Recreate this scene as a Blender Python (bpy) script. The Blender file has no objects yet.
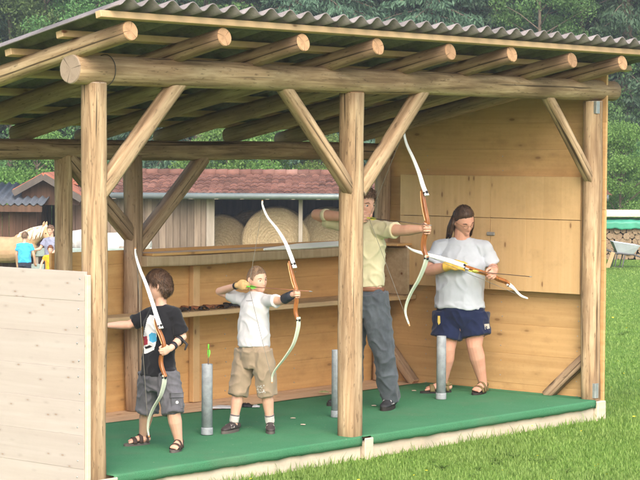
import bpy, bmesh, math, random
import numpy as np
from mathutils import Vector, Matrix, noise
from mathutils.bvhtree import BVHTree
random.seed(7); RNG = np.random.default_rng(7)
S = bpy.context.scene
V = Vector

# ------------------------------------------------------------------ camera
FPX = 2114.93                       # focal length in pixels of a 640 px wide frame
CAM = V((-8.9396, -9.4993, 2.0073))
R_ = V((0.6510, -0.7590, 0.0053)).normalized()
_yaw, _pit, _rol = 0.8617, -0.0421, 0.0053
def _axes():
    c, s = math.cos(_yaw), math.sin(_yaw)
    fw = V((math.cos(_pit)*s, math.cos(_pit)*c, math.sin(_pit)))
    r = V((c, -s, 0)); u = r.cross(fw)
    cr, sr = math.cos(_rol), math.sin(_rol)
    return r*cr+u*sr, u*cr-r*sr, fw
R_, U_, F_ = _axes()
RH = V((R_.x, R_.y, 0)).normalized(); FH = V((F_.x, F_.y, 0)).normalized()
cd = bpy.data.cameras.new('camera'); cam = bpy.data.objects.new('camera', cd); S.collection.objects.link(cam)
cd.sensor_width = 36; cd.lens = FPX/640*36; cd.clip_end = 600; cd.clip_start = .1
cam.matrix_world = Matrix(((R_.x, U_.x, -F_.x, CAM.x), (R_.y, U_.y, -F_.y, CAM.y), (R_.z, U_.z, -F_.z, CAM.z), (0, 0, 0, 1)))
S.camera = cam

# ------------------------------------------------------------------ light
SUN_EL, SUN_AZ = 41, 226            # degrees; azimuth is measured from +Y towards +X
wd = bpy.data.worlds.new('World'); S.world = wd; wd.use_nodes = True
nt = wd.node_tree; sky = nt.nodes.new('ShaderNodeTexSky'); sky.sky_type = 'NISHITA'; sky.sun_disc = False
sky.sun_elevation = math.radians(SUN_EL); sky.sun_rotation = math.radians(SUN_AZ)
sky.air_density = 1.0; sky.dust_density = 4.0; sky.ozone_density = .6
nt.links.new(sky.outputs[0], nt.nodes['Background'].inputs[0]); nt.nodes['Background'].inputs[1].default_value = .15
sl = bpy.data.lights.new('sun', 'SUN'); sun = bpy.data.objects.new('sun', sl); S.collection.objects.link(sun)
sl.energy = .95; sl.angle = math.radians(55); sl.color = (1, .955, .88)
_d = V((math.sin(math.radians(SUN_AZ))*math.cos(math.radians(SUN_EL)), math.cos(math.radians(SUN_AZ))*math.cos(math.radians(SUN_EL)), math.sin(math.radians(SUN_EL))))
sun.rotation_euler = _d.to_track_quat('Z', 'Y').to_euler(); sun.location = (0, 0, 30)
S.view_settings.view_transform = 'Standard'; S.view_settings.look = 'None'; S.view_settings.gamma = 1
S.view_settings.use_curve_mapping = False; S.view_settings.exposure = 1.45
S.render.engine = 'CYCLES'; S.cycles.max_bounces = 6; S.cycles.transparent_max_bounces = 8
S.cycles.use_denoising = True

# ------------------------------------------------------------------ places
def ray(x, y): return R_*((x-320)/FPX)+U_*((240-y)/FPX)+F_
def at(x, y, w): return CAM+ray(x, y)*w
def on_x(x, y, X): d = ray(x, y); return CAM+d*((X-CAM.x)/d.x)
def on_y(x, y, Y): d = ray(x, y); return CAM+d*((Y-CAM.y)/d.y)
def on_z(x, y, Z): d = ray(x, y); return CAM+d*((Z-CAM.z)/d.z)
def sw(s, w, z=0):                  # lateral / forward distance from the camera -> world
    p = V((CAM.x, CAM.y, 0))+RH*s+FH*w; p.z = z; return p
def sstep(a, b, x): t = min(1, max(0, (x-a)/(b-a))); return t*t*(3-2*t)
def ground_z(x, y):
    d = V((x-CAM.x, y-CAM.y, 0)); s = d.dot(RH); w = d.dot(FH)
    k = .0375+(.0203-.0375)*sstep(-.02, .11, s/max(w, 5))
    z = -.165-k*max(0, min(w, 66)-17)
    if w > 92: z += .55*(w-92)
    if w > 20: z += .06*noise.noise(V((x*.15, y*.15, 0)))*min(1, (w-20)/10)
    return z

# ------------------------------------------------------------------ materials
MATS = {}
class N:
    def __init__(s, name):
        s.m = bpy.data.materials.new(name); s.m.use_nodes = True; s.t = s.m.node_tree
        s.b = s.t.nodes['Principled BSDF']; s.out = s.t.nodes['Material Output']; MATS[name] = s.m
    def n(s, t, **k):
        x = s.t.nodes.new('ShaderNode'+t)
        for a, b in k.items(): setattr(x, a, b)
        return x
    def l(s, a, b): s.t.links.new(a, b)
    def coord(s, scale=(1, 1, 1), island=False, kind='Object'):
        tc = s.n('TexCoord'); o = tc.outputs[kind]
        if island:
            g = s.n('NewGeometry'); mu = s.n('VectorMath', operation='SCALE'); mu.inputs[0].default_value = (13.7, 31.3, 7.9)
            s.l(g.outputs['Random Per Island'], mu.inputs['Scale'])
            ad = s.n('VectorMath', operation='ADD'); s.l(o, ad.inputs[0]); s.l(mu.outputs[0], ad.inputs[1]); o = ad.outputs[0]
            s.isl = g.outputs['Random Per Island']
        mp = s.n('Mapping'); mp.inputs['Scale'].default_value = scale; s.l(o, mp.inputs[0]); return mp.outputs[0]
    def noise(s, vec, scale=1, detail=4, rough=.55, dist=0):
        x = s.n('TexNoise'); x.inputs['Scale'].default_value = scale; x.inputs['Detail'].default_value = detail
        x.inputs['Roughness'].default_value = rough; x.inputs['Distortion'].default_value = dist
        s.l(vec, x.inputs['Vector']); return x.outputs['Fac']
    def ramp(s, fac, stops):
        x = s.n('ValToRGB'); e = x.color_ramp.elements
        while len(e) < len(stops): e.new(.5)
        for k, (p, c) in zip(e, stops): k.position = p; k.color = (*c, 1) if len(c) == 3 else c
        s.l(fac, x.inputs[0]); return x.outputs[0]
    def mix(s, fac, a, b, mode='MIX'):
        x = s.n('Mix', data_type='RGBA', blend_type=mode)
        for v, i in ((fac, 0), (a, 6), (b, 7)):
            if isinstance(v, (int, float)): x.inputs[i].default_value = v
            elif isinstance(v, tuple): x.inputs[i].default_value = (*v, 1)
            else: s.l(v, x.inputs[i])
        return x.outputs[2]
    def math(s, op, a, b=0):
        x = s.n('Math', operation=op)
        for i, v in enumerate((a, b)):
            if isinstance(v, (int, float)): x.inputs[i].default_value = v
            else: s.l(v, x.inputs[i])
        return x.outputs[0]
    def color(s, c):
        if isinstance(c, tuple): s.b.inputs['Base Color'].default_value = (*c, 1)
        else: s.l(c, s.b.inputs['Base Color'])
    def bump(s, h, strength=.3, dist=.01):
        x = s.n('Bump'); x.inputs['Strength'].default_value = strength; x.inputs['Distance'].default_value = dist
        s.l(h, x.inputs['Height']); s.l(x.outputs[0], s.b.inputs['Normal'])
    def rough(s, v, spec=.3): s.b.inputs['Roughness'].default_value = v; s.b.inputs['Specular IOR Level'].default_value = spec

def plain(name, c, rough=.6, var=.18, scale=8, bump=0, bscale=60, spec=.3, metal=0, sub=None):
    m = N(name); v = m.coord()
    f = m.noise(v, scale, 5, .6)
    m.color(m.ramp(f, [(.3, tuple(x*(1-var) for x in c)), (.7, tuple(min(1, x*(1+var)) for x in c))]))
    m.rough(rough, spec); m.b.inputs['Metallic'].default_value = metal
    if bump: m.bump(m.noise(v, bscale, 3), bump, .004)
    if sub: m.b.inputs['Subsurface Weight'].default_value = .12; m.b.inputs['Subsurface Radius'].default_value = (.012, .005, .003); m.b.inputs['Subsurface Scale'].default_value = 1
    return m.m

def plank(name, light, dark, axis, knot=(.16, .07, .03), knots=1.0, rough=.55, weather=None, tone=.3, kz=1.0, stain=1.0):
    m = N(name)
    sc = [22, 22, 22]; sc[axis] = .9
    v = m.coord(tuple(sc), island=True)
    wob = m.noise(m.coord((2, 2, 2), island=True), 1.2, 2)
    f = m.noise(v, 1, 5, .6, .35)
    base = m.ramp(f, [(.28, dark), (.5, tuple((a+b)/2 for a, b in zip(light, dark))), (.68, light)])
    # board to board tone
    hs = m.n('HueSaturation'); m.l(base, hs.inputs['Color'])
    m.l(m.math('ADD', m.math('MULTIPLY', m.isl, tone), 1-tone*.5), hs.inputs['Value'])
    col = m.mix(m.math('MULTIPLY', wob, .5), hs.outputs[0], dark)
    # knots: stretched cells, only the small cores
    ks = [7.5*kz]*3; ks[axis] = 3.0*kz
    vo = m.n('TexVoronoi'); vo.inputs['Scale'].default_value = 1; m.l(m.coord(tuple(ks), island=True), vo.inputs['Vector'])
    kn = m.ramp(vo.outputs['Distance'], [(.055, (1, 1, 1)), (.105, (0, 0, 0))])
    halo = m.ramp(vo.outputs['Distance'], [(.08, (.45, .45, .45)), (.26, (0, 0, 0))])
    col = m.mix(halo, col, tuple(a*.75 for a in dark))
    col = m.mix(m.math('MULTIPLY', kn, knots), col, knot)
    if weather:
        wn = m.noise(m.coord((3, 3, 3)), 1.0, 5, .65)
        col = m.mix(m.ramp(wn, [(.45, (0, 0, 0)), (.75, (.6, .6, .6))]), col, weather)
    st = m.noise(m.coord((1.7, 1.7, 2.6)), 1.0, 6, .7)
    col = m.mix(m.ramp(st, [(.50, (0, 0, 0)), (.80, (.55*stain,)*3)]), col, tuple(c*.55 for c in dark))
    fine = m.noise(m.coord((30, 30, 30)), 1, 4, .7)
    col = m.mix(m.ramp(fine, [(.55, (0, 0, 0)), (.85, (.35*stain,)*3)]), col, tuple(c*.6 for c in dark))
    m.color(col); m.rough(rough, .25); m.bump(f, .25, .004)
    return m.m

def logmat(name, light, mid, dark, bark=.35):
    m = N(name)
    v = m.coord((24, 24, 1.6)); f = m.noise(v, 1, 6, .62, .5)
    col = m.ramp(f, [(.30, dark), (.47, mid), (.63, light)])
    big = m.noise(m.coord((3.5, 3.5, .9)), 1.3, 4, .6)
    col = m.mix(m.ramp(big, [(.40, (0, 0, 0)), (.66, (.85, .85, .85))]), col, dark)
    fl = m.noise(m.coord((60, 60, 14)), 1, 3, .6)
    col = m.mix(m.ramp(fl, [(.60, (0, 0, 0)), (.70, (bark*1.6,)*3)]), col, tuple(c*.35 for c in dark))
    vo = m.n('TexVoronoi'); vo.inputs['Scale'].default_value = 1; m.l(m.coord((5.5, 5.5, 2.6)), vo.inputs['Vector'])
    col = m.mix(m.ramp(vo.outputs['Distance'], [(.07, (.85,)*3), (.17, (0, 0, 0))]), col, tuple(c*.45 for c in dark))
    ck = m.n('TexNoise'); ck.inputs['Scale'].default_value = 1; ck.inputs['Detail'].default_value = 3; m.l(m.coord((34, 34, .5)), ck.inputs['Vector'])
    crack = m.ramp(ck.outputs['Fac'], [(.345, (.85,)*3), (.38, (0, 0, 0))])
    col = m.mix(crack, col, tuple(c*.25 for c in dark))
    m.color(col); m.rough(.75, .2); m.bump(m.mix(.5, f, fl), .5, .008)
    return m.m
def endgrain(name, c1, c2):
    m = N(name); tc = m.coord((1, 1, 0))
    w = m.n('TexWave', wave_type='RINGS', rings_direction='Z'); w.inputs['Scale'].default_value = 38; w.inputs['Distortion'].default_value = 2.5; w.inputs['Detail'].default_value = 2
    m.l(tc, w.inputs['Vector']); n1 = m.noise(m.coord((30, 30, 30)), 1, 4)
    oi = m.n('ObjectInfo'); hs = m.n('HueSaturation'); m.l(m.mix(m.math('MULTIPLY', n1, .5), m.ramp(w.outputs['Fac'], [(.1, c2), (.8, c1)]), c1), hs.inputs['Color'])
    m.l(m.math('ADD', m.math('MULTIPLY', oi.outputs['Random'], .55), .62), hs.inputs['Value'])
    gr = m.n('TexGradient', gradient_type='RADIAL'); m.l(tc, gr.inputs[0]); off = m.math('ADD', m.math('MULTIPLY', gr.outputs['Fac'], 3.0), m.math('MULTIPLY', oi.outputs['Random'], 7.0))
    ck = m.math('PINGPONG', off, .5); big = m.noise(m.coord((18, 18, 18)), 1, 3)
    ec = m.mix(m.ramp(ck, [(.012, (.8,)*3), (.03, (0, 0, 0))]), hs.outputs[0], tuple(x*.25 for x in c2))
    m.color(m.mix(m.ramp(big, [(.5, (0,)*3), (.75, (.6,)*3)]), ec, tuple(x*.5 for x in c2))); m.rough(.8, .15); m.bump(n1, .4, .004)
    return m.m

M = dict(
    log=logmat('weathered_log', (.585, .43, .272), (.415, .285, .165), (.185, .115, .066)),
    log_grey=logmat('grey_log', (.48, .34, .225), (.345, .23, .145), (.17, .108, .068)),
    end=endgrain('log_end', (.50, .315, .185), (.37, .21, .11)),
    end_pale=endgrain('pale_log_end', (.50, .39, .30), (.38, .285, .205)),
    honey_x=plank('honey_boards_x', (.68, .415, .175), (.53, .295, .11), 0, knot=(.22, .11, .045), knots=.7, tone=.2),
    honey_y=plank('honey_boards_y', (.66, .425, .205), (.52, .315, .135), 1, knot=(.22, .11, .045), knots=.7, tone=.2),
    pale_y=plank('pale_boards', (.49, .43, .39), (.425, .36, .32), 1, knot=(.27, .16, .10), knots=.62, tone=.07, kz=2.3, stain=.3),
    cab=plank('cabinet_boards', (.66, .45, .235), (.58, .375, .18), 2, knot=(.22, .11, .05), knots=.85, tone=.08, kz=1.25),
    lath=plank('roof_lath', (.60, .425, .25), (.46, .31, .165), 0, tone=.1),
    floor=plank('floor_boards', (.66, .48, .33), (.54, .37, .24), 0, tone=.25),
    sill=plank('sill_timber', (.70, .60, .48), (.55, .45, .34), 0, tone=.2, weather=(.50, .46, .38)),
    ledge=plank('weathered_ledge', (.52, .40, .265), (.36, .26, .155), 0, tone=.1),
    steel=plain('zinc_steel', (.45, .47, .48), .45, .15, 20, metal=.6),
    pvc=plain('grey_plastic_pipe', (.30, .325, .35), .48, .22, 22, spec=.4, bump=.15),
)
def carpet_mat():
    m = N('green_carpet'); v = m.coord()
    f = m.noise(v, 160, 3, .7); g = m.noise(v, 2.6, 4, .6)
    c = m.ramp(f, [(.3, (.045, .165, .078)), (.7, (.080, .265, .135))])
    c = m.mix(m.ramp(g, [(.4, (0,)*3), (.75, (.5,)*3)]), c, (.10, .25, .14))
    d = m.noise(m.coord((1, 1, 1)), 1.4, 7, .72)
    c = m.mix(m.ramp(d, [(.52, (0,)*3), (.78, (.55,)*3)]), c, (.14, .185, .115))
    vo = m.n('TexVoronoi'); vo.inputs['Scale'].default_value = 9; m.l(v, vo.inputs['Vector'])
    c = m.mix(m.ramp(vo.outputs['Distance'], [(.035, (.7,)*3), (.07, (0,)*3)]), c, (.33, .36, .24))
    m.color(c); m.rough(.95, .1); m.bump(f, .9, .006)
    return m.m
M['carpet'] = carpet_mat()
def roof_mat():
    m = N('fibre_cement'); v = m.coord()
    f = m.noise(v, 3, 6, .65); g = m.noise(v, 45, 3, .6)
    c = m.ramp(f, [(.3, (.135, .122, .118)), (.6, (.235, .21, .205)), (.8, (.32, .295, .288))])
    c = m.mix(m.ramp(g, [(.5, (0,)*3), (.8, (.45,)*3)]), c, (.06, .065, .06))
    m.color(c); m.rough(.8, .2); m.bump(g, .25, .004); return m.m
M['roof'] = roof_mat()
def cloth(name, c, var=.12, weave=.25, rough=.9, spec=.1, blotch=None):
    m = N(name); v = m.coord(); f = m.noise(v, 9, 4, .6); g = m.noise(v, 240, 2)
    col = m.ramp(f, [(.3, tuple(x*(1-var) for x in c)), (.7, tuple(min(.9, x*(1+var)) for x in c))])
    if blotch: col = m.mix(m.ramp(m.noise(v, 30, 4, .7), [(.45, (0,)*3), (.65, (.8,)*3)]), col, blotch)
    m.color(col); m.rough(rough, spec); m.b.inputs['Sheen Weight'].default_value = .15
    m.bump(m.mix(.35, m.noise(v, 26, 3, .5, .8), g), weave, .006); return m.m
def skinmat(name, c):
    m = N(name); v = m.coord(); f = m.noise(v, 14, 4, .6)
    m.color(m.mix(m.ramp(f, [(.35, (0,)*3), (.75, (.55,)*3)]), c, (c[0]*.92, c[1]*.70, c[2]*.62)))
    m.rough(.55, .35); m.b.inputs['Subsurface Weight'].default_value = .15; m.b.inputs['Subsurface Radius'].default_value = (.010, .004, .002)
    m.b.inputs['Subsurface Scale'].default_value = 1; m.bump(m.noise(v, 300, 2), .08, .002); return m.m
def hairmat(name, c):
    m = N(name); v = m.coord((70, 70, 9)); f = m.noise(v, 1, 4, .6, .8)
    m.color(m.ramp(f, [(.3, tuple(x*.45 for x in c)), (.7, tuple(x*1.5 for x in c))])); m.rough(.5, .3); m.bump(f, .6, .006); return m.m

# ------------------------------------------------------------------ object helpers
COL = S.collection
def tag(o, label=None, cat=None, group=None, kind=None):
    for k, v in (('label', label), ('category', cat), ('group', group), ('kind', kind)):
        if v: o[k] = v
    return o
def thing(name, label, cat, loc, group=None):
    o = bpy.data.objects.new(name, None); COL.objects.link(o); o.location = loc; o.empty_display_size = .1
    return tag(o, label, cat, group)
def link(name, me, parent=None, M4=None):
    o = bpy.data.objects.new(name, me); COL.objects.link(o)
    M4 = M4 or Matrix()
    if parent:
        o.parent = parent
        w = Matrix.Translation(parent.location)
        if parent.parent: w = Matrix.Translation(parent.parent.location) @ Matrix.Translation(parent.matrix_basis.translation)
        M4 = w.inverted() @ M4
    o.matrix_basis = M4
    return o
def obj(name, bm, mats, parent=None, M4=None, smooth=False):
    me = bpy.data.meshes.new(name)
    bmesh.ops.recalc_face_normals(bm, faces=bm.faces[:])
    bm.to_mesh(me); bm.free()
    for m in (mats if isinstance(mats, (list, tuple)) else [mats]): me.materials.append(m)
    if smooth: me.shade_smooth()
    return link(name, me, parent, M4)
def sub(name, bm, mats, part, smooth=False):          # sub-part: world verts, parent part
    o = obj(name, bm, mats, None, None, smooth)
    o.parent = part
    w = part.matrix_basis.copy()
    if part.parent: w = part.parent.matrix_basis @ w
    o.matrix_basis = w.inverted(); return o
def npmesh(name, verts, faces, mats, parent=None, smooth=False, M4=None):   # faces: (n,k) array
    me = bpy.data.meshes.new(name); verts = np.asarray(verts, np.float32); faces = np.asarray(faces, np.int32)
    n, k = faces.shape
    me.vertices.add(len(verts)); me.vertices.foreach_set('co', verts.ravel())
    me.loops.add(n*k); me.loops.foreach_set('vertex_index', faces.ravel())
    me.polygons.add(n); me.polygons.foreach_set('loop_start', np.arange(0, n*k, k, dtype=np.int32))
    me.update(calc_edges=True); me.validate()
    for m in (mats if isinstance(mats, (list, tuple)) else [mats]): me.materials.append(m)
    if smooth: me.shade_smooth()
    return link(name, me, parent, M4)
def bx(bm, x0, x1, y0, y1, z0, z1, bev=.004, mi=0):
    r = bmesh.ops.create_cube(bm, size=1); vs = r['verts']
    for v in vs: v.co = V((x0+(x1-x0)*(v.co.x+.5), y0+(y1-y0)*(v.co.y+.5), z0+(z1-z0)*(v.co.z+.5)))
    if bev:
        es = list({e for v in vs for e in v.link_edges})
        bmesh.ops.bevel(bm, geom=es, offset=bev, segments=1, affect='EDGES')
def obox(bm, c, ax, ay, az, hx, hy, hz, bev=.004):    # oriented box
    r = bmesh.ops.create_cube(bm, size=2); vs = r['verts']
    for v in vs: v.co = c+ax*(v.co.x*hx)+ay*(v.co.y*hy)+az*(v.co.z*hz)
    if bev: bmesh.ops.bevel(bm, geom=list({e for v in vs for e in v.link_edges}), offset=bev, segments=1, affect='EDGES')
def tube(bm, pts, rad, seg=14, side=None, cap='round', mi=0):
    """loft through pts; rad: scalars or (a along side, b across)"""
    pts = [V(p) for p in pts]; n = len(pts)
    rad = [r if isinstance(r, tuple) else (r, r) for r in rad]
    T = []
    for i in range(n):
        a = pts[max(0, i-1)]; b = pts[min(n-1, i+1)]; t = (b-a)
        T.append(t.normalized() if t.length > 1e-9 else V((0, 0, 1)))
    if side is None:
        side = T[0].orthogonal()
    rings = []; P2 = []; R2 = []; T2 = []
    if cap in ('round', 'end'):
        for k, (cc, ss) in enumerate([(.30, .95), (.72, .70), (.94, .34)][::-1]):
            rr = min(rad[0]); P2.append(pts[0]-T[0]*rr*cc); R2.append((rad[0][0]*ss, rad[0][1]*ss)); T2.append(T[0])
    for p, r, t in zip(pts, rad, T): P2.append(p); R2.append(r); T2.append(t)
    if cap == 'round':
        for cc, ss in [(.30, .95), (.72, .70), (.94, .34)]:
            rr = min(rad[-1]); P2.append(pts[-1]+T[-1]*rr*cc); R2.append((rad[-1][0]*ss, rad[-1][1]*ss)); T2.append(T[-1])
    s = V(side)
    for p, r, t in zip(P2, R2, T2):
        a = s-t*s.dot(t)
        if a.length < 1e-5: a = t.orthogonal()
        a.normalize(); b = t.cross(a); s = a if side is None else s
        rings.append([bm.verts.new(p+a*(r[0]*math.cos(q))+b*(r[1]*math.sin(q))) for q in [2*math.pi*k/seg for k in range(seg)]])
    fs = []
    for A, B in zip(rings, rings[1:]):
        for k in range(seg): fs.append(bm.faces.new((A[k], A[(k+1) % seg], B[(k+1) % seg], B[k])))
    if cap != 'open': fs.append(bm.faces.new(rings[0][::-1])); fs.append(bm.faces.new(rings[-1]))
    for f in fs: f.material_index = mi; f.smooth = True
    return rings
def ball(bm, c, r, seg=14, rings=10):
    M4 = Matrix.Translation(c) @ Matrix.Diagonal((*((r, r, r) if not isinstance(r, tuple) else r), 1))
    return bmesh.ops.create_uvsphere(bm, u_segments=seg, v_segments=rings, radius=1, matrix=M4)['verts']

def log(name, p0, p1, r0, r1, parent, mats, seed=0, sq=0, seg=22, rough=.04, bend=.004):
    """round or hewn timber; the mesh lies along its own Z so that the grain follows it"""
    p0, p1 = V(p0), V(p1); d = p1-p0; L = d.length; bm = bmesh.new()
    nz = max(6, int(L/.12)); rings = []
    for i in range(nz+1):
        t = i/nz; z = t*L; r = r0+(r1-r0)*t
        ox = bend*noise.noise(V((seed*7.1, z*.9, 0)))*4; oy = bend*noise.noise(V((seed*3.3, z*.9, 9)))*4
        ring = []
        for k in range(seg):
            q = 2*math.pi*k/seg; c, s = math.cos(q), math.sin(q)
            e = 1.0
            if sq: e = 1/((abs(c)**(2+6*sq)+abs(s)**(2+6*sq))**(1/(2+6*sq)))
            rr = r*e*(1+rough*noise.noise(V((c*1.2+seed*5, s*1.2, z*1.6)))+rough*.5*noise.noise(V((c*4+seed, s*4, z*6))))
            ring.append(bm.verts.new((rr*c+ox, rr*s+oy, z)))
        rings.append(ring)
    for A, B in zip(rings, rings[1:]):
        for k in range(seg):
            f = bm.faces.new((A[k], A[(k+1) % seg], B[(k+1) % seg], B[k])); f.smooth = True
    for ring, sgn, zz in ((rings[0], -1, 0), (rings[-1], 1, L)):
        inner = [bm.verts.new((v.co.x*.93, v.co.y*.93, zz+sgn*.006)) for v in ring]
        for k in range(seg):
            q = (ring[k], ring[(k+1) % seg], inner[(k+1) % seg], inner[k])
            f = bm.faces.new(q); f.material_index = 1
        f = bm.faces.new(inner); f.material_index = 1
    M4 = Matrix.Translation(p0) @ d.to_track_quat('Z', 'X').to_matrix().to_4x4()
    return obj(name, bm, mats, parent, M4)

# ------------------------------------------------------------------ ground
def build_ground():
    ss = np.concatenate([np.linspace(-130, -30, 12), np.linspace(-25, 25, 76), np.linspace(30, 130, 12)])
    ws = np.concatenate([np.linspace(-25, 8, 8), np.linspace(10, 70, 90), np.linspace(73, 170, 36)])
    vs = []
    for w in ws:
        for s in ss:
            p = sw(s, w); vs.append((p.x, p.y, ground_z(p.x, p.y)))
    n = len(ss); i = np.arange(len(ws)-1)[:, None]*n+np.arange(n-1)[None]
    i = i.ravel(); fs = np.stack([i, i+1, i+n+1, i+n], 1)
    m = N('grass_ground'); v = m.coord()
    a = m.noise(v, .5, 5, .6); b = m.noise(v, 14, 5, .7); c = m.noise(v, 70, 2, .6)
    col = m.ramp(b, [(.3, (.075, .15, .024)), (.55, (.13, .235, .04)), (.75, (.19, .29, .064))])
    col = m.mix(m.ramp(a, [(.4, (0,)*3), (.7, (.5,)*3)]), col, (.12, .20, .035))
    m.color(col); m.rough(.9, .1); m.bump(m.mix(.5, b, c), .8, .03)
    g = npmesh('ground', vs, fs, [m.m, plain('forest_floor', (.035, .05, .022), .95, .5, .6)], smooth=True); tag(g, kind='structure')
    wr = np.repeat(ws[:-1], n-1); g.data.polygons.foreach_set('material_index', (wr > 73).astype(np.int32))
build_ground()

# ------------------------------------------------------------------ shelter
L1, L2, D = 2.4717, 5.5247, 2.1857
SH = thing('archery_shelter', 'open timber archery shelter of round logs under a corrugated grey roof', 'shelter', (2.76, 1.1, -.165))
RS = .21; RZ = 2.615                       # rafter slope and height over the front beam
def rz(y): return RZ-RS*y
ML = [M['log'], M['end']]; MG = [M['log_grey'], M['end']]; MP = [M['log'], M['end_pale']]
BT = 2.495                                  # beam centre
# posts
log('post', (0, 0, -.02), (0, 0, BT-.082), .068, .069, SH, MP, 1, sq=.25)
log('post', (L1, 0, -.03), (L1, 0, BT-.082), .075, .074, SH, ML, 2, sq=.3)
log('post', (L2, 0, 0), (L2-.01, 0, BT-.078), .079, .080, SH, MP, 3)
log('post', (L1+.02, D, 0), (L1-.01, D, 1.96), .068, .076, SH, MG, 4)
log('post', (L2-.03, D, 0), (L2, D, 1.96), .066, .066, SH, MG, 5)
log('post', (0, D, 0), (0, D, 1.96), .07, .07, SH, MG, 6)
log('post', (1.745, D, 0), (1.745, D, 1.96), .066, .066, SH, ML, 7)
# beams
log('beam', (-.19, 0, BT), (5.80, 0, BT+.015), .092, .083, SH, MP, 11, bend=.003)
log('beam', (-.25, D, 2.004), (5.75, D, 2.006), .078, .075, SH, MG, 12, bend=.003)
# rafters
for i, X in enumerate((-.14, .69, 1.44, 2.19, 2.98, 3.73, 4.52, 5.24)):
    ye = 2.42+.08*math.sin(i*2.3)
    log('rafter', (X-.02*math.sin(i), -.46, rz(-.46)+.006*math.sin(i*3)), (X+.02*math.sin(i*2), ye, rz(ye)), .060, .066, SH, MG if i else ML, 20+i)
# braces
def brace(p0, p1, r, mats, seed, sq=1): log('brace', p0, p1, r, r, SH, mats, seed, sq=sq, seg=18, rough=.05)
brace((.03, -.01, 1.74), (.775, .0, 2.485), .047, MP, 31)
brace((2.44, -.01, 1.74), (1.70, 0, 2.485), .043, ML, 32)
brace((2.54, -.01, 1.73), (3.295, 0, 2.485), .047, MP, 33)
brace((5.50, -.01, 1.77), (4.815, 0, 2.487), .038, ML, 34)
brace((2.47, D, 1.33), (1.775, D, 1.95), .052, MG, 35)
brace((2.50, D, 1.27), (3.235, D, 1.95), .052, MG, 36)
brace((5.535, .02, .37), (5.535, .42, -.01), .042, MG, 37)
brace((5.535, 2.20, .38), (5.535, 1.83, -.01), .040, MG, 38)
# floor, sill, carpet
bm = bmesh.new()
for k in range(16):
    y0 = .0+k*.1455; bx(bm, -.10, 5.60, y0, y0+.143, -.035, -.010, .003)
obj('floor_deck', bm, M['floor'], SH)
bm = bmesh.new(); bx(bm, .09, 2.50, -.072, -.02, -.17, -.05, .004); bx(bm, 2.62, 5.47, -.070, -.02, -.17, -.045, .004)
obj('front_sill', bm, M['sill'], SH)
for x0, x1 in ((-.07, .11), (2.51, 2.605), (5.48, 5.60)):
    bm = bmesh.new(); bx(bm, x0, x1, -.105, .0 if x0 > 2.6 else -.09 if x0 < 2 else -.095, -.19, -.012, .006); bx(bm, x0+.01, x1-.01, -.09, 1.0, -.16, -.04, .004)
    obj('sill_block', bm, M['sill'], SH)
def carpet():
    bm = bmesh.new(); nx, ny = 150, 34
    # a sheet with a rounded front lip that hangs over the sill, notched at the middle post
    prof = [(-.092, -.066), (-.095, -.040), (-.095, -.012), (-.091, -.003), (-.082, 0)]+[(-.06+1.80*(j/ny)**1.1, 0) for j in range(ny+1)]
    g = []
    for i in range(nx+1):
        X = .085+(5.47-.085)*i/nx; row = []
        for j, (y, z) in enumerate(prof):
            n1 = noise.noise(V((X*2.2, y*2.2, 3))); n2 = noise.noise(V((X*6, 4, 1)))
            zz = z+.004*n1*(1 if j > 4 else 0); yy = y
            if j < 5: yy += .006*n2+.003*noise.noise(V((X*17, 2, 5)))
            if j == 0: zz += .007*n2+.004*noise.noise(V((X*23, 1, 5)))
            if j > 4+ny-1: yy += .02*noise.noise(V((X*1.1, 0, 8)))+.03*max(0, 2.6-X)
            row.append(bm.verts.new((X, yy, zz+.002)))
        g.append(row)
    for i in range(nx):
        X = .085+(5.47-.085)*(i+.5)/nx
        for j in range(len(prof)-1):
            if 2.50 < X < 2.615 and j < 4: continue
            bm.faces.new((g[i][j], g[i+1][j], g[i+1][j+1], g[i][j+1]))
    o = obj('carpet', bm, M['carpet'], SH, smooth=True)
    so = o.modifiers.new('thickness', 'SOLIDIFY'); so.thickness = .008; so.offset = -1
carpet()
# the carpet runs on to the right wall beyond the post
bm = bmesh.new(); bx(bm, 5.47, 5.585, .1, 1.735, -.008, .001, .002); obj('carpet_edge', bm, M['carpet'], SH)
# walls
def wall(name, mat, axis, const, thick, lo, hi, z0, heights, top=None, gap=.0004, bev=.002):
    bm = bmesh.new(); z = z0
    for k, h in enumerate(heights):
        j = .002*math.sin(k*5.3+const)
        if axis == 'x': bx(bm, lo, hi, const+j, const+thick+j, z, z+h-gap, bev)
        else: bx(bm, const+j, const+thick+j, lo, hi, z, z+h-gap, bev)
        z += h
    return obj(name, bm, mat, SH)
wall('rear_wall', M['honey_x'], 'x', 2.27, .022, 1.70, 5.58, -.01, [.24, .22, .25, .24, .19, .105])
wall('right_wall', M['honey_y'], 'y', 5.60, .024, -.075, 2.34, -.17, [.23, .25, .25, .24, .25, .24, .25, .25, .24, .22])
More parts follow.
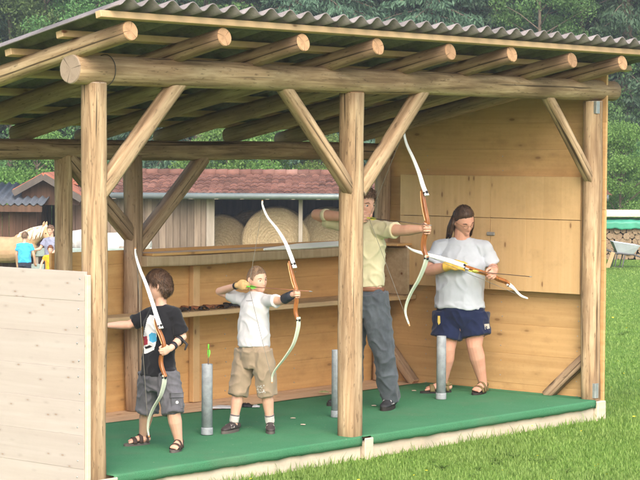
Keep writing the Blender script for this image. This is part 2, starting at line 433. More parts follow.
# gable boards of the right wall follow the roof slope
bm = bmesh.new()
for z0, z1 in ((2.2498, 2.4448), (2.4452, 2.64)):
    pts = []
    ya = -.075; yt1 = min(2.34, (RZ+.055-z1)/RS); yb = min(2.34, (RZ+.055-z0)/RS)
    if yb <= ya: continue
    poly = [(ya, z0), (yb, z0)]+([(yt1, z1), (ya, z1)] if yt1 > ya else [(ya, rz(ya)+.055)])
    a = [bm.verts.new((5.601, y, z)) for y, z in poly]; b = [bm.verts.new((5.624, y, z)) for y, z in poly]
    bm.faces.new(a); bm.faces.new(b[::-1])
    for k in range(len(poly)): bm.faces.new((a[k], b[k], b[(k+1) % len(poly)], a[(k+1) % len(poly)]))
obj('gable_boards', bm, M['honey_y'], SH)
wall('left_wall', M['pale_y'], 'y', -.125, .024, -.05, 2.30, -.16, [.215, .205, .21, .20, .205, .21, .18], gap=.0003, bev=.0012)
bm = bmesh.new(); bx(bm, -.128, -.098, -.082, -.055, -.16, 1.245, .003); obj('corner_batten', bm, M['sill'], SH)
# nail heads in the boards
def nails(name, spots, nrm):
    bm = bmesh.new()
    for p in spots: tube(bm, [V(p)-V(nrm)*.002, V(p)+V(nrm)*.0022], [.0048, .0042], 8, cap='flat')
    tag(obj(name, bm, M['steel'], SH), kind='stuff')
sp = []
for y in (.0, 1.05, 2.18):
    z = -.16
    for h in (.215, .205, .21, .20, .205, .21, .18): sp += [(-.127, y+.012*math.sin(z*9), z+h*.24), (-.127, y-.012*math.sin(z*7), z+h*.76)]; z += h
nails('nailing', sp, (-1, 0, 0)); sp = []
for X in (1.77, 2.62, 3.60, 4.45, 5.30):
    z = -.01
    for h in (.24, .22, .25, .24, .19): sp += [(X+.01*math.sin(z*9), 2.268, z+h*.25), (X, 2.268, z+h*.75)]; z += h
nails('nailing', sp, (0, -1, 0)); sp = []
for y in (.18, .95, 1.75):
    z = -.17
    for h in (.23, .25, .25, .24, .25, .24, .25, .25, .24): sp += [(5.599, y+.01*math.sin(z*9), z+h*.25), (5.599, y, z+h*.75)]; z += h
nails('nailing', sp, (-1, 0, 0))
# ledge and shelf along the rear wall
bm = bmesh.new(); bx(bm, 2.56, 5.585, 2.06, 2.262, 1.190, 1.212, .004); bx(bm, 5.30, 5.585, 1.84, 2.057, 1.190, 1.212, .004)
obj('upper_ledge', bm, M['honey_x'], SH)
log('ledge_rail', (2.50, 2.105, 1.150), (5.44, 2.105, 1.150), .041, .040, SH, [M['ledge'], M['ledge']], 51, sq=2)
bm = bmesh.new(); bx(bm, 1.80, 5.585, 1.85, 2.10, .722, .760, .005); bx(bm, 2.56, 5.585, 2.103, 2.262, .722, .760, .005)
obj('lower_shelf', bm, M['lath'], SH)
bm = bmesh.new(); bx(bm, 3.17, 3.245, 2.215, 2.265, -.005, 1.12, .003); obj('wall_stud', bm, M['cab'], SH)
bm = bmesh.new(); bx(bm, 5.47, 5.50, 1.86, 2.262, .763, 1.169, .003); obj('shelf_side', bm, M['ledge'], SH)
# laths and roof sheets
for k, y in enumerate((-.46, .0, .46, .95, 1.45, 1.95, 2.32)):
    bm = bmesh.new(); x0 = (-.40, -.285, -.29, -.30, -.28, -.31, -.30)[k]
    c = V(((x0+6.05)/2, y, rz(y)+.064+.021)); n = V((0, RS, 1)).normalized(); t = V((0, 1, -RS)).normalized()
    obox(bm, c, V((1, 0, 0)), t, n, (6.05-x0)/2, .030 if k else .024, .021, .003)
    obj('lath', bm, M['lath'], SH)
def roof(y0, y1, lift):
    P = .177; x0, x1 = -.335, 6.12; n = int((x1-x0)/P*10); vs = []; fs = []
    ys = np.linspace(y0, y1, 10); nn = math.sqrt(1+RS*RS)
    for th in (0, .0065):
        for y in ys:
            for i in range(n+1):
                x = x0+(x1-x0)*i/n
                z = rz(y)+.064+.043+.026+lift+.0245*math.sin(2*math.pi*(x-x0)/P-1.9)+.003*noise.noise(V((x*.8, y*.8, 0)))
                if y == y0: yy = y+.006*noise.noise(V((x*3, 1, 2)))
                else: yy = y
                vs.append((x, yy+th*RS/nn, z+th/nn))
    m = n+1; K = len(ys)*m
    for j in range(len(ys)-1):
        for i in range(n):
            a = j*m+i; fs.append((a, a+1, a+m+1, a+m)); fs.append((K+a, K+a+m, K+a+m+1, K+a+1))
    for i in range(n):
        fs.append((i, K+i, K+i+1, i+1)); a = (len(ys)-1)*m+i; fs.append((a, a+1, K+a+1, K+a))
    for j in range(len(ys)-1):
        a = j*m; fs.append((a, a+m, K+a+m, K+a)); a = j*m+n; fs.append((a, K+a, K+a+m, a+m))
    npmesh('roof_sheet', vs, fs, M['roof'], SH, smooth=True)
roof(-.56, 1.10, .009); roof(.98, 2.56, 0)
# metal post anchors
for p, s in (((5.475, -.078, .075), .06), ((5.455, -.075, 2.37), .05)):
    bm = bmesh.new(); bx(bm, p[0], p[0]+.045, p[1]-.004, p[1]+.002, p[2]-s, p[2]+s, .001); bx(bm, p[0]-.001, p[0]+.003, p[1], p[1]+.06, p[2]-s, p[2]+s, .001)
    obj('post_anchor', bm, M['steel'], SH)
# wire loop round the front beam beside the left post
bm = bmesh.new(); a = [V((.09, .098*math.cos(q), BT+.098*math.sin(q))) for q in np.linspace(0, 2*math.pi, 25)]
tube(bm, a, [.003]*25, 6, cap='open'); obj('wire_loop', bm, plain('dark_wire', (.06, .055, .05), .5), SH)

# ------------------------------------------------------------------ wall cabinet
CB = thing('wall_cabinet', 'wide closed wooden cabinet of knotty pine boards fixed to the inside of the right wall', 'cabinet', (5.55, 1.0, .85))
def panel(name, y0, y1, z0, z1, x=5.50, pitch=.17):
    bm = bmesh.new(); y = y0
    n = max(1, round((y1-y0)/pitch)); d = (y1-y0)/n
    for k in range(n): bx(bm, x+.0008*math.sin(k*4), x+.022, y0+k*d+.0001, y0+(k+1)*d-.0001, z0, z1, .0006)
    return obj(name, bm, M['cab'], CB)
panel('upper_panel', .10, 1.0, 1.455, 1.805); panel('upper_panel', 1.003, 1.97, 1.455, 1.805)
panel('door', .10, 1.0, .85, 1.450); panel('door', 1.006, 1.97, .85, 1.450)
bm = bmesh.new(); bx(bm, 5.524, 5.597, .10, .122, .85, 1.805, .002); bx(bm, 5.524, 5.597, 1.94, 1.968, .85, 1.805, .002); bx(bm, 5.524, 5.597, .125, 1.937, .85, .872, .002); bx(bm, 5.524, 5.597, .125, 1.937, 1.783, 1.805, .002); bx(bm, 5.590, 5.597, .125, 1.937, .875, 1.78, 0)
obj('carcass', bm, M['cab'], CB)
hp = on_x(491, 233.5, 5.497)
bm = bmesh.new(); bx(bm, 5.486, 5.499, hp.y-.042, hp.y+.042, hp.z-.017, hp.z+.013, .006); obj('latch', bm, plain('grey_latch', (.27, .26, .24), .6), CB)

# ------------------------------------------------------------------ far buildings
def gz(px, w): p = at(px, 240, w); return ground_z(p.x, p.y)
def vboards(bm, O, ex, ey, w, z0, z1, pitch, th=.025, jit=.01):
    """vertical boards along ex from O"""
    n = max(1, round(w/pitch)); d = w/n
    for k in range(n):
        c = O+ex*((k+.5)*d)+V((0, 0, (z0+z1)/2))+ey*(jit*math.sin(k*2.7))
        obox(bm, c, ex, ey, V((0, 0, 1)), d/2-.004, th/2, (z1-z0)/2+.02*math.sin(k*1.9), 0)
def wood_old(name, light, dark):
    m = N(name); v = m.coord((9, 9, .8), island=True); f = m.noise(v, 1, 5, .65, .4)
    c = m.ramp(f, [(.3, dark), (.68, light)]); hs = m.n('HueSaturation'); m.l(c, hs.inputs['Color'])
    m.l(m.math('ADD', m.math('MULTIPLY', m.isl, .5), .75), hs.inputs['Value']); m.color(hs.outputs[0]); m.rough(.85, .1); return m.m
def tile_mat():
    m = N('red_roof_tiles'); v = m.coord((1, 1, 1), island=True); f = m.noise(m.coord((.7, .7, .7)), 1.5, 5, .65)
    hs = m.n('HueSaturation'); m.l(m.ramp(f, [(.3, (.105, .055, .042)), (.55, (.175, .085, .065)), (.75, (.22, .13, .105))]), hs.inputs['Color'])
    m.l(m.math('ADD', m.math('MULTIPLY', m.isl, .6), .7), hs.inputs['Value']); m.color(hs.outputs[0]); m.rough(.8, .2); return m.m
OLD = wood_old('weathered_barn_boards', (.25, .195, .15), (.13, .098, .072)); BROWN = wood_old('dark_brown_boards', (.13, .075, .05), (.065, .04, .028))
TILE = tile_mat(); TILE_O = plain('orange_roof_tiles', (.34, .125, .075), .8, .35, 3)
BLACK = plain('barn_gloom', (.035, .03, .027), .9); GREYBEAM = wood_old('grey_barn_timber', (.36, .31, .26), (.2, .17, .14)); GUT = plain('zinc_gutter', (.17, .20, .20), .45, .1, 5, metal=.3)
EX, EY, EZ = RH, FH, V((0, 0, 1))
BW = 52.0
def bp(px, w=BW, z=0): p = at(px, 240, w); p.z = z; return p
def tiled(bm, O, ex, up, n, wid, ln, pitch=.17, course=.30):
    """pantile rows with a rounded profile, one strip of tile per column and course"""
    nc = round(wid/pitch); nr = max(1, round(ln/course))
    for r in range(nr):
        for c in range(nc):
            o = O+ex*(c*pitch)+up*(r*course); jit = .008*math.sin(c*12.9+r*78.2)
            pr = []
            for (a, h) in ((0, .0), (.045, .022), (.09, .032), (.135, .018), (.17, .0)):
                pr.append((o+ex*a+n*(h+.028+jit), o+ex*a+up*(course+.03)+n*(h+jit)))
            vs = [(bm.verts.new(p), bm.verts.new(q)) for p, q in pr]
            for a, b in zip(vs, vs[1:]): bm.faces.new((a[0], b[0], b[1], a[1]))
            bot = [bm.verts.new(p-n*.03) for p, q in pr]
            for (a, b), (e, f) in zip(zip(vs, vs[1:]), zip(bot, bot[1:])): bm.faces.new((a[0], e, f, b[0]))
def barn():
    gz0 = -1.42; O = bp(62, BW, 0); wid = 13.25; dep = 5.6; ze = .93; zr = 1.36
    T = thing('hay_barn', 'long low barn with a red tiled roof and an open bay of round bales', 'barn', bp(200, BW, gz0))
    pm = BW*1/FPX
    def X(px): return (px-62)*pm
    # front wall: boards from px 62 to 212, open bay 212 to 420, boards beyond
    bm = bmesh.new(); vboards(bm, O+EX*X(103), EX, EY, X(208)-X(103), gz0, ze-.10, .17); obj('front_boards', bm, OLD, T)
    bm = bmesh.new(); vboards(bm, O+EX*X(66), EX, EY, X(102.5)-X(66), gz0, ze-.10, .20); obj('front_boards', bm, wood_old('red_brown_boards', (.26, .17, .13), (.15, .10, .08)), T)
    bm = bmesh.new(); vboards(bm, O+EX*X(428), EX, EY, X(596)-X(428), gz0, ze-.10, .20); obj('front_boards', bm, OLD, T)
    for px in (210.5, 300.5, 426): 
        bm = bmesh.new(); obox(bm, O+EX*X(px)+EZ*((ze+gz0)/2)-EY*.02, EX, EY, EZ, .10 if px != 300.5 else .05, .08, (ze-gz0)/2-.06, .01); obj('bay_post', bm, GREYBEAM, T)
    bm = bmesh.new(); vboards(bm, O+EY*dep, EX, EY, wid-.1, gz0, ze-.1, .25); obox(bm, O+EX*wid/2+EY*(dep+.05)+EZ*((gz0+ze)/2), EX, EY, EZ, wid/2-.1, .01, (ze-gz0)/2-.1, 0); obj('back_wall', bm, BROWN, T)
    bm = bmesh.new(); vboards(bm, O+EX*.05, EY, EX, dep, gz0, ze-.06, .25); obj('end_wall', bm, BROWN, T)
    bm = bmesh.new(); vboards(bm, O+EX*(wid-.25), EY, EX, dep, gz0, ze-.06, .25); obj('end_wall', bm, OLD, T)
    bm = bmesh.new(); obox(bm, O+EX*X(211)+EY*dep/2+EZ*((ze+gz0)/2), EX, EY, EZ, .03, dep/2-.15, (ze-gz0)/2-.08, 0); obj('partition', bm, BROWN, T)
    bm = bmesh.new(); obox(bm, O+EX*wid/2+EZ*(ze-.07), EX, EY, EZ, wid/2-.1, .07, .055, .006); obj('wall_plate', bm, GREYBEAM, T)
    # roof
    h = dep/2+.45; sl = math.hypot(h, zr-ze); up = (EY*h+EZ*(zr-ze)).normalized(); n = (EZ*h-EY*(zr-ze)).normalized()
    bm = bmesh.new(); tiled(bm, O-EY*.45-EX*.15+EZ*(ze+.02), EX, up, n, wid+.3, sl); obj('roof', bm, TILE, T)
    up2 = (-EY*h+EZ*(zr-ze)).normalized(); bm = bmesh.new(); nb = (EZ*h+EY*(zr-ze)).normalized()
    c = O+EX*wid/2+EY*(dep+.45-h/2)+EZ*((ze+zr)/2); obox(bm, c, EX, up2, nb, wid/2+.15, sl/2, .03, 0); obj('roof', bm, TILE, T)
    bm = bmesh.new(); c = O+EX*wid/2+EY*(h/2-.45)+EZ*((ze+zr)/2-.05); obox(bm, c, EX, up, n, wid/2+.1, sl/2-.02, .02, 0); obj('roof_boarding', bm, BROWN, T)
    bm = bmesh.new()
    for k in range(int(wid/.62)): 
        c = O+EX*(.1+k*.62)+EY*(-.30)+EZ*(ze-.02); obox(bm, c, EX, up, n, .045, .30, .05, 0)
    obj('rafter_feet', bm, GREYBEAM, T)
    bm = bmesh.new()
    k = round(wid/.3)
    for i in range(k):
        p = O+EX*(wid*i/k)+EY*(h-.45)+EZ*(zr+.06); tube(bm, [p-EX*.01, p+EX*.33], [.10, .12], 10, cap='flat')
    obj('ridge_tiles', bm, TILE, T)
    bm = bmesh.new(); p = O-EY*.56+EZ*(ze-.03); tube(bm, [p+EX*X(78), p+EX*(wid+.1)], [.075, .075], 12, cap='flat'); obj('gutter', bm, GUT, T)
    # porch gable over the doorway, left
    pc = bp(45, BW-1.0, 0); w2 = .92; zp = 1.42; ze2 = .87
    for sg, wd in ((-1, .62), (1, .92)):
        d = (EX*sg*wd-EZ*(zp-ze2+(.0 if sg > 0 else -.20))).normalized(); L = math.hypot(wd, zp-ze2); nn = d.cross(EY)*(sg)
        if nn.z < 0: nn = -nn
        bm = bmesh.new(); obox(bm, pc+d*L/2+EZ*zp+EY*1.6, d, EY, nn, L/2, 1.9, .04, 0); obj('porch_roof', bm, TILE_O, T)
        bm = bmesh.new(); obox(bm, pc+d*L/2+EZ*(zp-.06)-EY*.32, d, EY, nn, L/2, .02, .075, 0); obj('verge_board', bm, plain('dark_verge', (.095, .08, .07), .8), T)
    bm = bmesh.new(); a = [pc+EZ*(zp-.12), pc-EX*.56+EZ*(ze2+.12), pc-EX*.56+EZ*(ze2-.2), pc+EX*.84+EZ*(ze2-.2), pc+EX*.84+EZ*(ze2-.08)]
    f = [bm.verts.new(p) for p in a]; g = [bm.verts.new(p+EY*.04) for p in a]; bm.faces.new(f); bm.faces.new(g[::-1])
    for i in range(5): bm.faces.new((f[i], g[i], g[(i+1) % 5], f[(i+1) % 5]))
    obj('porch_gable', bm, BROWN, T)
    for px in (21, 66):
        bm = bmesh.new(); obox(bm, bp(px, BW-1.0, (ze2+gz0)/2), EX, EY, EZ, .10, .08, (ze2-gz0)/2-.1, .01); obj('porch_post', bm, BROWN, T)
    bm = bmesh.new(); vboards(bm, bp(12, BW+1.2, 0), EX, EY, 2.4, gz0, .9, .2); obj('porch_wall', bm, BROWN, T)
    # tiled slope left of the gutter end
    bm = bmesh.new(); tiled(bm, bp(36, BW+.4, 1.12), EX, up, n, 1.2, 1.2); obj('roof', bm, TILE_O, T)
barn()
def shed():
    T = thing('small_shed', 'small dark wooden shed with a black corrugated roof left of the barn', 'shed', bp(5, 50.5, -1.4))
    w = 50.5; O = bp(-45, w, 0); W = (36+45)*w/FPX
    bm = bmesh.new(); vboards(bm, O, EX, EY, W, -1.4, .62, .16); obj('wall', bm, BROWN, T)
    bm = bmesh.new(); vboards(bm, O+EX*W, EY, EX, 2.2, -1.4, .7, .18); obj('wall', bm, BROWN, T)
    vs = []; fs = []; n = 150
    for j, (y, z) in enumerate(((-.45, .72), (2.4, 1.16))):
        for i in range(n+1):
            x = -.15+(W+.40)*i/n; vs.append(tuple(O+EX*x+EY*y+EZ*(z+.03*math.sin(x*2*math.pi/.18))))
    for i in range(n): fs.append((i, i+1, n+2+i, n+1+i))
    r = npmesh('roof', vs, fs, plain('black_corrugated_sheet', (.075, .085, .10), .5, .2, 4), T); so = r.modifiers.new('thickness', 'SOLIDIFY'); so.thickness = .02
    bm = bmesh.new(); obox(bm, O+EX*(W/2+.05)-EY*.40+EZ*.61, EX, EY, EZ, W/2+.15, .03, .085, .005); obj('fascia', bm, BROWN, T)
shed()
def bale_proto(seed):
    bm = bmesh.new(); R, H, n = .74, 1.2, 56; rings = []
    for z, rr in ((-H/2, .0), (-H/2, .5), (-H/2, .9), (-H/2+.06, 1), (-.3, 1.01), (0, 1), (.3, 1.01), (H/2-.06, 1), (H/2, .9), (H/2, .5), (H/2, .0)):
        row = []
        for k in range(n):
            q = 2*math.pi*k/n; r = R*rr*(1+.03*noise.noise(V((math.cos(q)*3, math.sin(q)*3, z*3+seed)))+.012*noise.noise(V((q*9, z*20, seed))))
            zz = z+(.05*noise.noise(V((math.cos(q)*rr*2, math.sin(q)*rr*2, seed+3)))+.02*noise.noise(V((math.cos(q)*rr*9, math.sin(q)*rr*9, seed))) if abs(z) > .5 else 0)
            row.append(bm.verts.new((r*math.cos(q), r*math.sin(q), zz)))
        rings.append(row)
    for A, B in zip(rings, rings[1:]):
        for k in range(n): 
            f = bm.faces.new((A[k], A[(k+1) % n], B[(k+1) % n], B[k])); f.smooth = True
    bmesh.ops.remove_doubles(bm, verts=bm.verts[:], dist=.0005); return bm
def hay_mat():
    m = N('hay'); w = m.n('TexWave', wave_type='RINGS', rings_direction='Z'); w.inputs['Scale'].default_value = 5; w.inputs['Distortion'].default_value = 6; w.inputs['Detail'].default_value = 3
    m.l(m.coord(), w.inputs['Vector']); f = m.noise(m.coord((26, 26, 26)), 1, 5, .75, 1.5)
    c = m.ramp(f, [(.3, (.25, .18, .10)), (.5, (.42, .315, .19)), (.7, (.56, .455, .30))])
    m.color(m.mix(m.math('MULTIPLY', w.outputs['Fac'], .18), c, (.30, .235, .125))); m.rough(.95, .05); m.bump(m.mix(.25, f, w.outputs['Fac']), 1, .05); return m.m
HAY = hay_mat()
for i, (px, w, z, s, lab) in enumerate(((276, 52.9, .02, 1.14, 'big round hay bale in the middle of the open barn bay'), (221, 53.6, -.09, 1.06, 'round hay bale beside the weathered board wall of the barn'), (252, 55.2, -.02, 1.06, 'shadowed round hay bale half hidden behind the big middle one'), (329, 53.6, .0, 1.14, 'round hay bale right of the thin post in the barn bay'))):
    g = -1.42+.02; r = .74*s; c = bp(px, w, g+r+.30+z)
    bm = bale_proto(i*3.7)
    o = obj('hay_bale', bm, HAY, None, Matrix.Translation(c) @ Matrix((EX.to_4d(), EZ.to_4d(), (-EY).to_4d(), (0, 0, 0, 1))).transposed() @ Matrix.Rotation(i*1.3, 4, 'Z') @ Matrix.Scale(s, 4) if False else Matrix.Translation(c) @ Matrix(((EX.x, EZ.x, -EY.x, 0), (EX.y, EZ.y, -EY.y, 0), (EX.z, EZ.z, -EY.z, 0), (0, 0, 0, 1))) @ Matrix.Rotation(i*1.3, 4, 'Z') @ Matrix.Scale(s, 4))
    tag(o, lab, 'hay bale', 'round hay bales in the barn')
    bm = bmesh.new()
    for q in range(5):
        cc = c+EX*(-.5+.25*q)*1.1+EY*.05; cc.z = (g+c.z-r)/2+.02; obox(bm, cc, EX, EY, EZ, .09, .5, (c.z-r-g)/2+.03, .01)
    tag(obj('wooden_pallet', bm, GREYBEAM), lab.replace('big round hay bale', 'pallet under the big round hay bale').replace('shadowed round', 'pallet under the shadowed round').replace('round hay bale beside', 'pallet under the bale beside').replace('round hay bale right', 'pallet under the bale right'), 'pallet', 'pallets under the hay bales')
# hitching rails in front of the barn
T = thing('wooden_rail_fence', 'low grey wooden rail fence in front of the barn', 'fence', bp(70, 50, -1.4))
for z in (-.42, -.80): 
    bm = bmesh.new(); obox(bm, bp(80, 50, z), EX, EY, EZ, 1.15, .03, .10, .01); obj('rail', bm, plain('grey_green_rail', (.27, .33, .31), .7, .2, 6), T)
for px in (36, 62, 92, 122): 
    bm = bmesh.new(); obox(bm, bp(px, 50.05, -.85), EX, EY, EZ, .06, .05, .58, .01); obj('fence_post', bm, GREYBEAM, T)
T = tag(obj('hanging_cloth', (lambda b: (obox(b, bp(33.5, 51.2, .36), EX, EY, EZ, .10, .03, .26, .02), b)[1])(bmesh.new()), cloth('pink_cloth', (.75, .10, .22))), 'bright pink cloth hanging in the dark porch of the barn', 'cloth')

# ------------------------------------------------------------------ wood pile and wheelbarrow, right
def woodpile():
    w = 60.0; g = gz(625, w)
    T = thing('wood_pile', 'long stacked firewood pile partly covered by a green tarpaulin', 'wood pile', bp(635, w, g))
    endm = endgrain('split_wood_end', (.33, .245, .16), (.17, .115, .07)); bark = plain('split_wood_bark', (.16, .11, .075), .9, .4, 10)
    bm = bmesh.new(); rnd = random.Random(3); x0 = 602
    for r in range(7):
        for c in range(26):
            R = .075+.03*rnd.random(); p = bp(x0, w, g+.08+r*.145+.03*rnd.random())+EX*(c*.165+.05*rnd.random()+(.08 if r % 2 else 0))
            k = rnd.choice((5, 6, 8, 9)); ring = [2*math.pi*(i+.4*rnd.random())/k for i in range(k)]; off = .10*rnd.random()
            a = [bm.verts.new(p+EX*R*math.cos(q)+EZ*R*math.sin(q)-EY*off) for q in ring]; b = [bm.verts.new(p+EX*R*math.cos(q)+EZ*R*math.sin(q)+EY*.9) for q in ring]
            f = bm.faces.new(a); f.material_index = 0
            for i in range(k): f = bm.faces.new((a[i], b[i], b[(i+1) % k], a[(i+1) % k])); f.material_index = 1
    obj('log_stack', bm, [endm, bark], T)
    bm = bmesh.new(); nx, ny = 60, 14; G = []
    for i in range(nx+1):
        row = []
        for j in range(ny+1):
            t = j/ny; x = -.12+4.5*i/nx; dr = .22+.10*noise.noise(V((x*1.3, 0, 2)))
            if t < .4: y = -.16-.03*noise.noise(V((x*4, 0, 5))); z = 1.10-dr*(1-t/.4)
            else: y = -.14+(t-.4)/.6*1.1; z = 1.11+.05*math.sin((t-.4)/.6*3)
            z += .04*noise.noise(V((x*2.5, y*2, 1)))+.03*noise.noise(V((x*7, y*5, 1)))
            row.append(bm.verts.new(bp(x0, w, g+z)+EX*x+EY*y))
        G.append(row)
    for i in range(nx):
        for j in range(ny): bm.faces.new((G[i][j], G[i+1][j], G[i+1][j+1], G[i][j+1]))
    o = obj('tarpaulin', bm, plain('green_tarp', (.045, .27, .175), .45, .25, 3, spec=.4), T, smooth=True); so = o.modifiers.new('thickness', 'SOLIDIFY'); so.thickness = .01
    bm = bmesh.new()
    for k in range(5): obox(bm, bp(x0, w, g+1.25+.03*k)+EX*(2.2+.1*math.sin(k*3))+EY*(.1+.15*k), EX, EY, EZ, 2.2, .08, .03, .005)
    obj('top_boards', bm, M['sill'], T)
woodpile()
def wheelbarrow():
    w = 54.5; g = gz(622, w); s = w/FPX
    T = thing('wheelbarrow', 'grey wheelbarrow standing in front of the firewood pile', 'wheelbarrow', bp(624, w, g))
    grey = plain('grey_barrow_tray', (.42, .47, .53), .45, .12, 5, spec=.4); dk = plain('black_rubber', (.03, .03, .03), .7); st = plain('dark_steel_tube', (.10, .10, .11), .5)
    bm = bmesh.new(); c = bp(625, w, g+.50)
    lo = [c+EX*a*.20+EY*b*.20-EZ*.13 for a, b in ((-1, -1), (1, -1), (1, 1), (-1, 1))]; hi = [c+EX*(a*.34)+EY*b*.32+EZ*(.13-.05*a) for a, b in ((-1, -1), (1, -1), (1, 1), (-1, 1))]
    L = [bm.verts.new(p) for p in lo]; H = [bm.verts.new(p) for p in hi]; bm.faces.new(L[::-1])
    for i in range(4): bm.faces.new((L[i], L[(i+1) % 4], H[(i+1) % 4], H[i]))
    o = obj('tray', bm, grey, T); so = o.modifiers.new('t', 'SOLIDIFY'); so.thickness = .015; so.offset = 1
    for b in (-1, 1):
        bm = bmesh.new(); tube(bm, [c+EX*.62-EZ*.30+EY*b*.06, c+EX*.2-EZ*.16+EY*b*.18, c-EX*.30-EZ*.12+EY*b*.26, c-EX*.72+EZ*.06+EY*b*.30], [.022]*4, 8); obj('handle', bm, st, T)
        bm = bmesh.new(); tube(bm, [c-EX*.22-EZ*.13+EY*b*.22, c-EX*.30-EZ*.50+EY*b*.24, c-EX*.10-EZ*.50+EY*b*.24, c-EX*.02-EZ*.14+EY*b*.2], [.016]*4, 8); obj('leg', bm, st, T)
    bm = bmesh.new(); a = [c+EX*(.60+.17*math.cos(q))+EZ*(-.31+.17*math.sin(q)) for q in np.linspace(0, 2*math.pi, 25)]; tube(bm, a, [.04]*25, 8, cap='open'); ty = obj('wheel', bm, dk, T)
    bm = bmesh.new(); tube(bm, [c+EX*.60-EZ*.31-EY*.02, c+EX*.60-EZ*.31+EY*.02], [.12, .12], 16, cap='flat'); sub('rim', bm, grey, ty)
    p0 = bp(608.5, w-.3, gz(608, w)); bm = bmesh.new(); obox(bm, p0+EX*.05+EZ*.20, (EX+EZ*-.35).normalized(), EY, (EZ+EX*.35).normalized(), .055, .02, .22, .005)
    tag(obj('wooden_stake', bm, M['lath']), 'short leaning wooden stake beside the wheelbarrow', 'stake')
wheelbarrow()

# ------------------------------------------------------------------ forest
def leafmat(name, c1, c2, c3, transl=.4, patches=None):
    m = N(name); g = m.n('NewGeometry'); oi = m.n('ObjectInfo')
    col = m.ramp(g.outputs['Random Per Island'], [(0, c1), (.5, c2), (1, c3)])
    hs = m.n('HueSaturation'); m.l(col, hs.inputs['Color']); m.l(m.math('ADD', m.math('MULTIPLY', oi.outputs['Random'], .5), .75), hs.inputs['Value'])
    m.l(m.math('ADD', m.math('MULTIPLY', oi.outputs['Random'], .05), .475), hs.inputs['Hue'])
    if patches:
        pt = m.noise(m.coord(), .9, 5, .65); px = m.mix(m.ramp(pt, [(.40, (0,)*3), (.68, (.75,)*3)]), hs.outputs[0], patches)
        m.l(px, hs.inputs['Color']) if False else None
        out = px
    else: out = hs.outputs[0]
    m.color(out); m.rough(.6, .3)
    tr = m.n('BsdfTranslucent'); m.l(hs.outputs[0], tr.inputs[0]); mx = m.n('MixShader'); mx.inputs[0].default_value = transl
    m.l(m.b.outputs[0], mx.inputs[1]); m.l(tr.outputs[0], mx.inputs[2]); m.l(mx.outputs[0], m.out.inputs[0]); return m.m
LEAF = leafmat('broad_leaves', (0.075, 0.156, 0.050), (0.112, 0.213, 0.065), (0.163, 0.281, 0.094))
LEAF2 = leafmat('light_leaves', (.10, .20, .04), (.145, .265, .055), (.20, .33, .09))
NEEDLE = leafmat('spruce_needles', (0.049, 0.101, 0.060), (0.072, 0.140, 0.081), (0.104, 0.189, 0.107), .25)
BARK = plain('tree_bark', (.13, .10, .075), .9, .35, 6, bump=.6, bscale=14)
BIRCH = plain('pale_bark', (.30, .27, .22), .9, .35, 3, bump=.4, bscale=14)
def leaves(P, size, Dr=None, asp=.55, rng=RNG):
    """one diamond shaped leaf per point; Dr: preferred long axis"""
    n = len(P); a = rng.normal(size=(n, 3))
    if Dr is not None: a = Dr+.45*a
    a /= np.linalg.norm(a, axis=1)[:, None]; b = rng.normal(size=(n, 3)); b -= a*(a*b).sum(1)[:, None]; b /= np.linalg.norm(b, axis=1)[:, None]
    s = size*rng.uniform(.6, 1.4, (n, 1)); v = np.stack([P-a*s*.5, P+b*s*asp*.5, P+a*s*.5, P-b*s*asp*.5], 1).reshape(-1, 3)
    return v, np.arange(n*4).reshape(-1, 4)
def limb_tubes(lines):
    bm = bmesh.new()
    for pts, r in lines: tube(bm, pts, r, 8)
    return bm
def broad_tree(seed, H, R, n, leaf, base=.12, mat=LEAF, bark=BARK, clusters=70):
    rng = np.random.default_rng(seed); P = []; lines = []
    tr = [V((.15*math.sin(seed+z*.6), .12*math.cos(seed*2+z*.5), z)) for z in np.linspace(-.3, H*.85, 8)]
    lines.append((tr, list(np.linspace(.028*H*.55, .03, 8))))
    C = []
    for k in range(clusters):
        z = H*(base+(1-base)*rng.random()**.85); t = (z/H-base)/(1-base)
        prof = R*(.35+.75*math.sin(math.pi*min(1, t*.85+.12))**.8)*(1-.35*t)
        q = rng.random()*2*math.pi; rr = prof*rng.uniform(.35, 1.0)*(1+.25*math.sin(3*q+seed))
        C.append((rr*math.cos(q), rr*math.sin(q), z, rng.uniform(.10, .21)*R*(1.15-.4*t)+.12))
    w = np.array([c[3]**2 for c in C]); w /= w.sum()
    for c, k in zip(C, (w*n).astype(int)):
        p = rng.normal(size=(k, 3)); p /= np.linalg.norm(p, axis=1)[:, None]; p *= (rng.random((k, 1))**.45)*c[3]*np.array([1.25, 1.25, .75]); P.append(p+np.array(c[:3]))
    for c in C[::3]:
        z0 = max(.2, c[2]-.35*math.hypot(c[0], c[1])-.4); s = tr[min(7, int(z0/(H*.85)*7))]
        lines.append(([V((s.x, s.y, z0)), V((c[0]*.55, c[1]*.55, (z0+c[2])/2+.1)), V(c[:3])], [.03, .018, .008]))
    v, f = leaves(np.concatenate(P), leaf, rng=rng)
    return v, f, lines, mat, bark
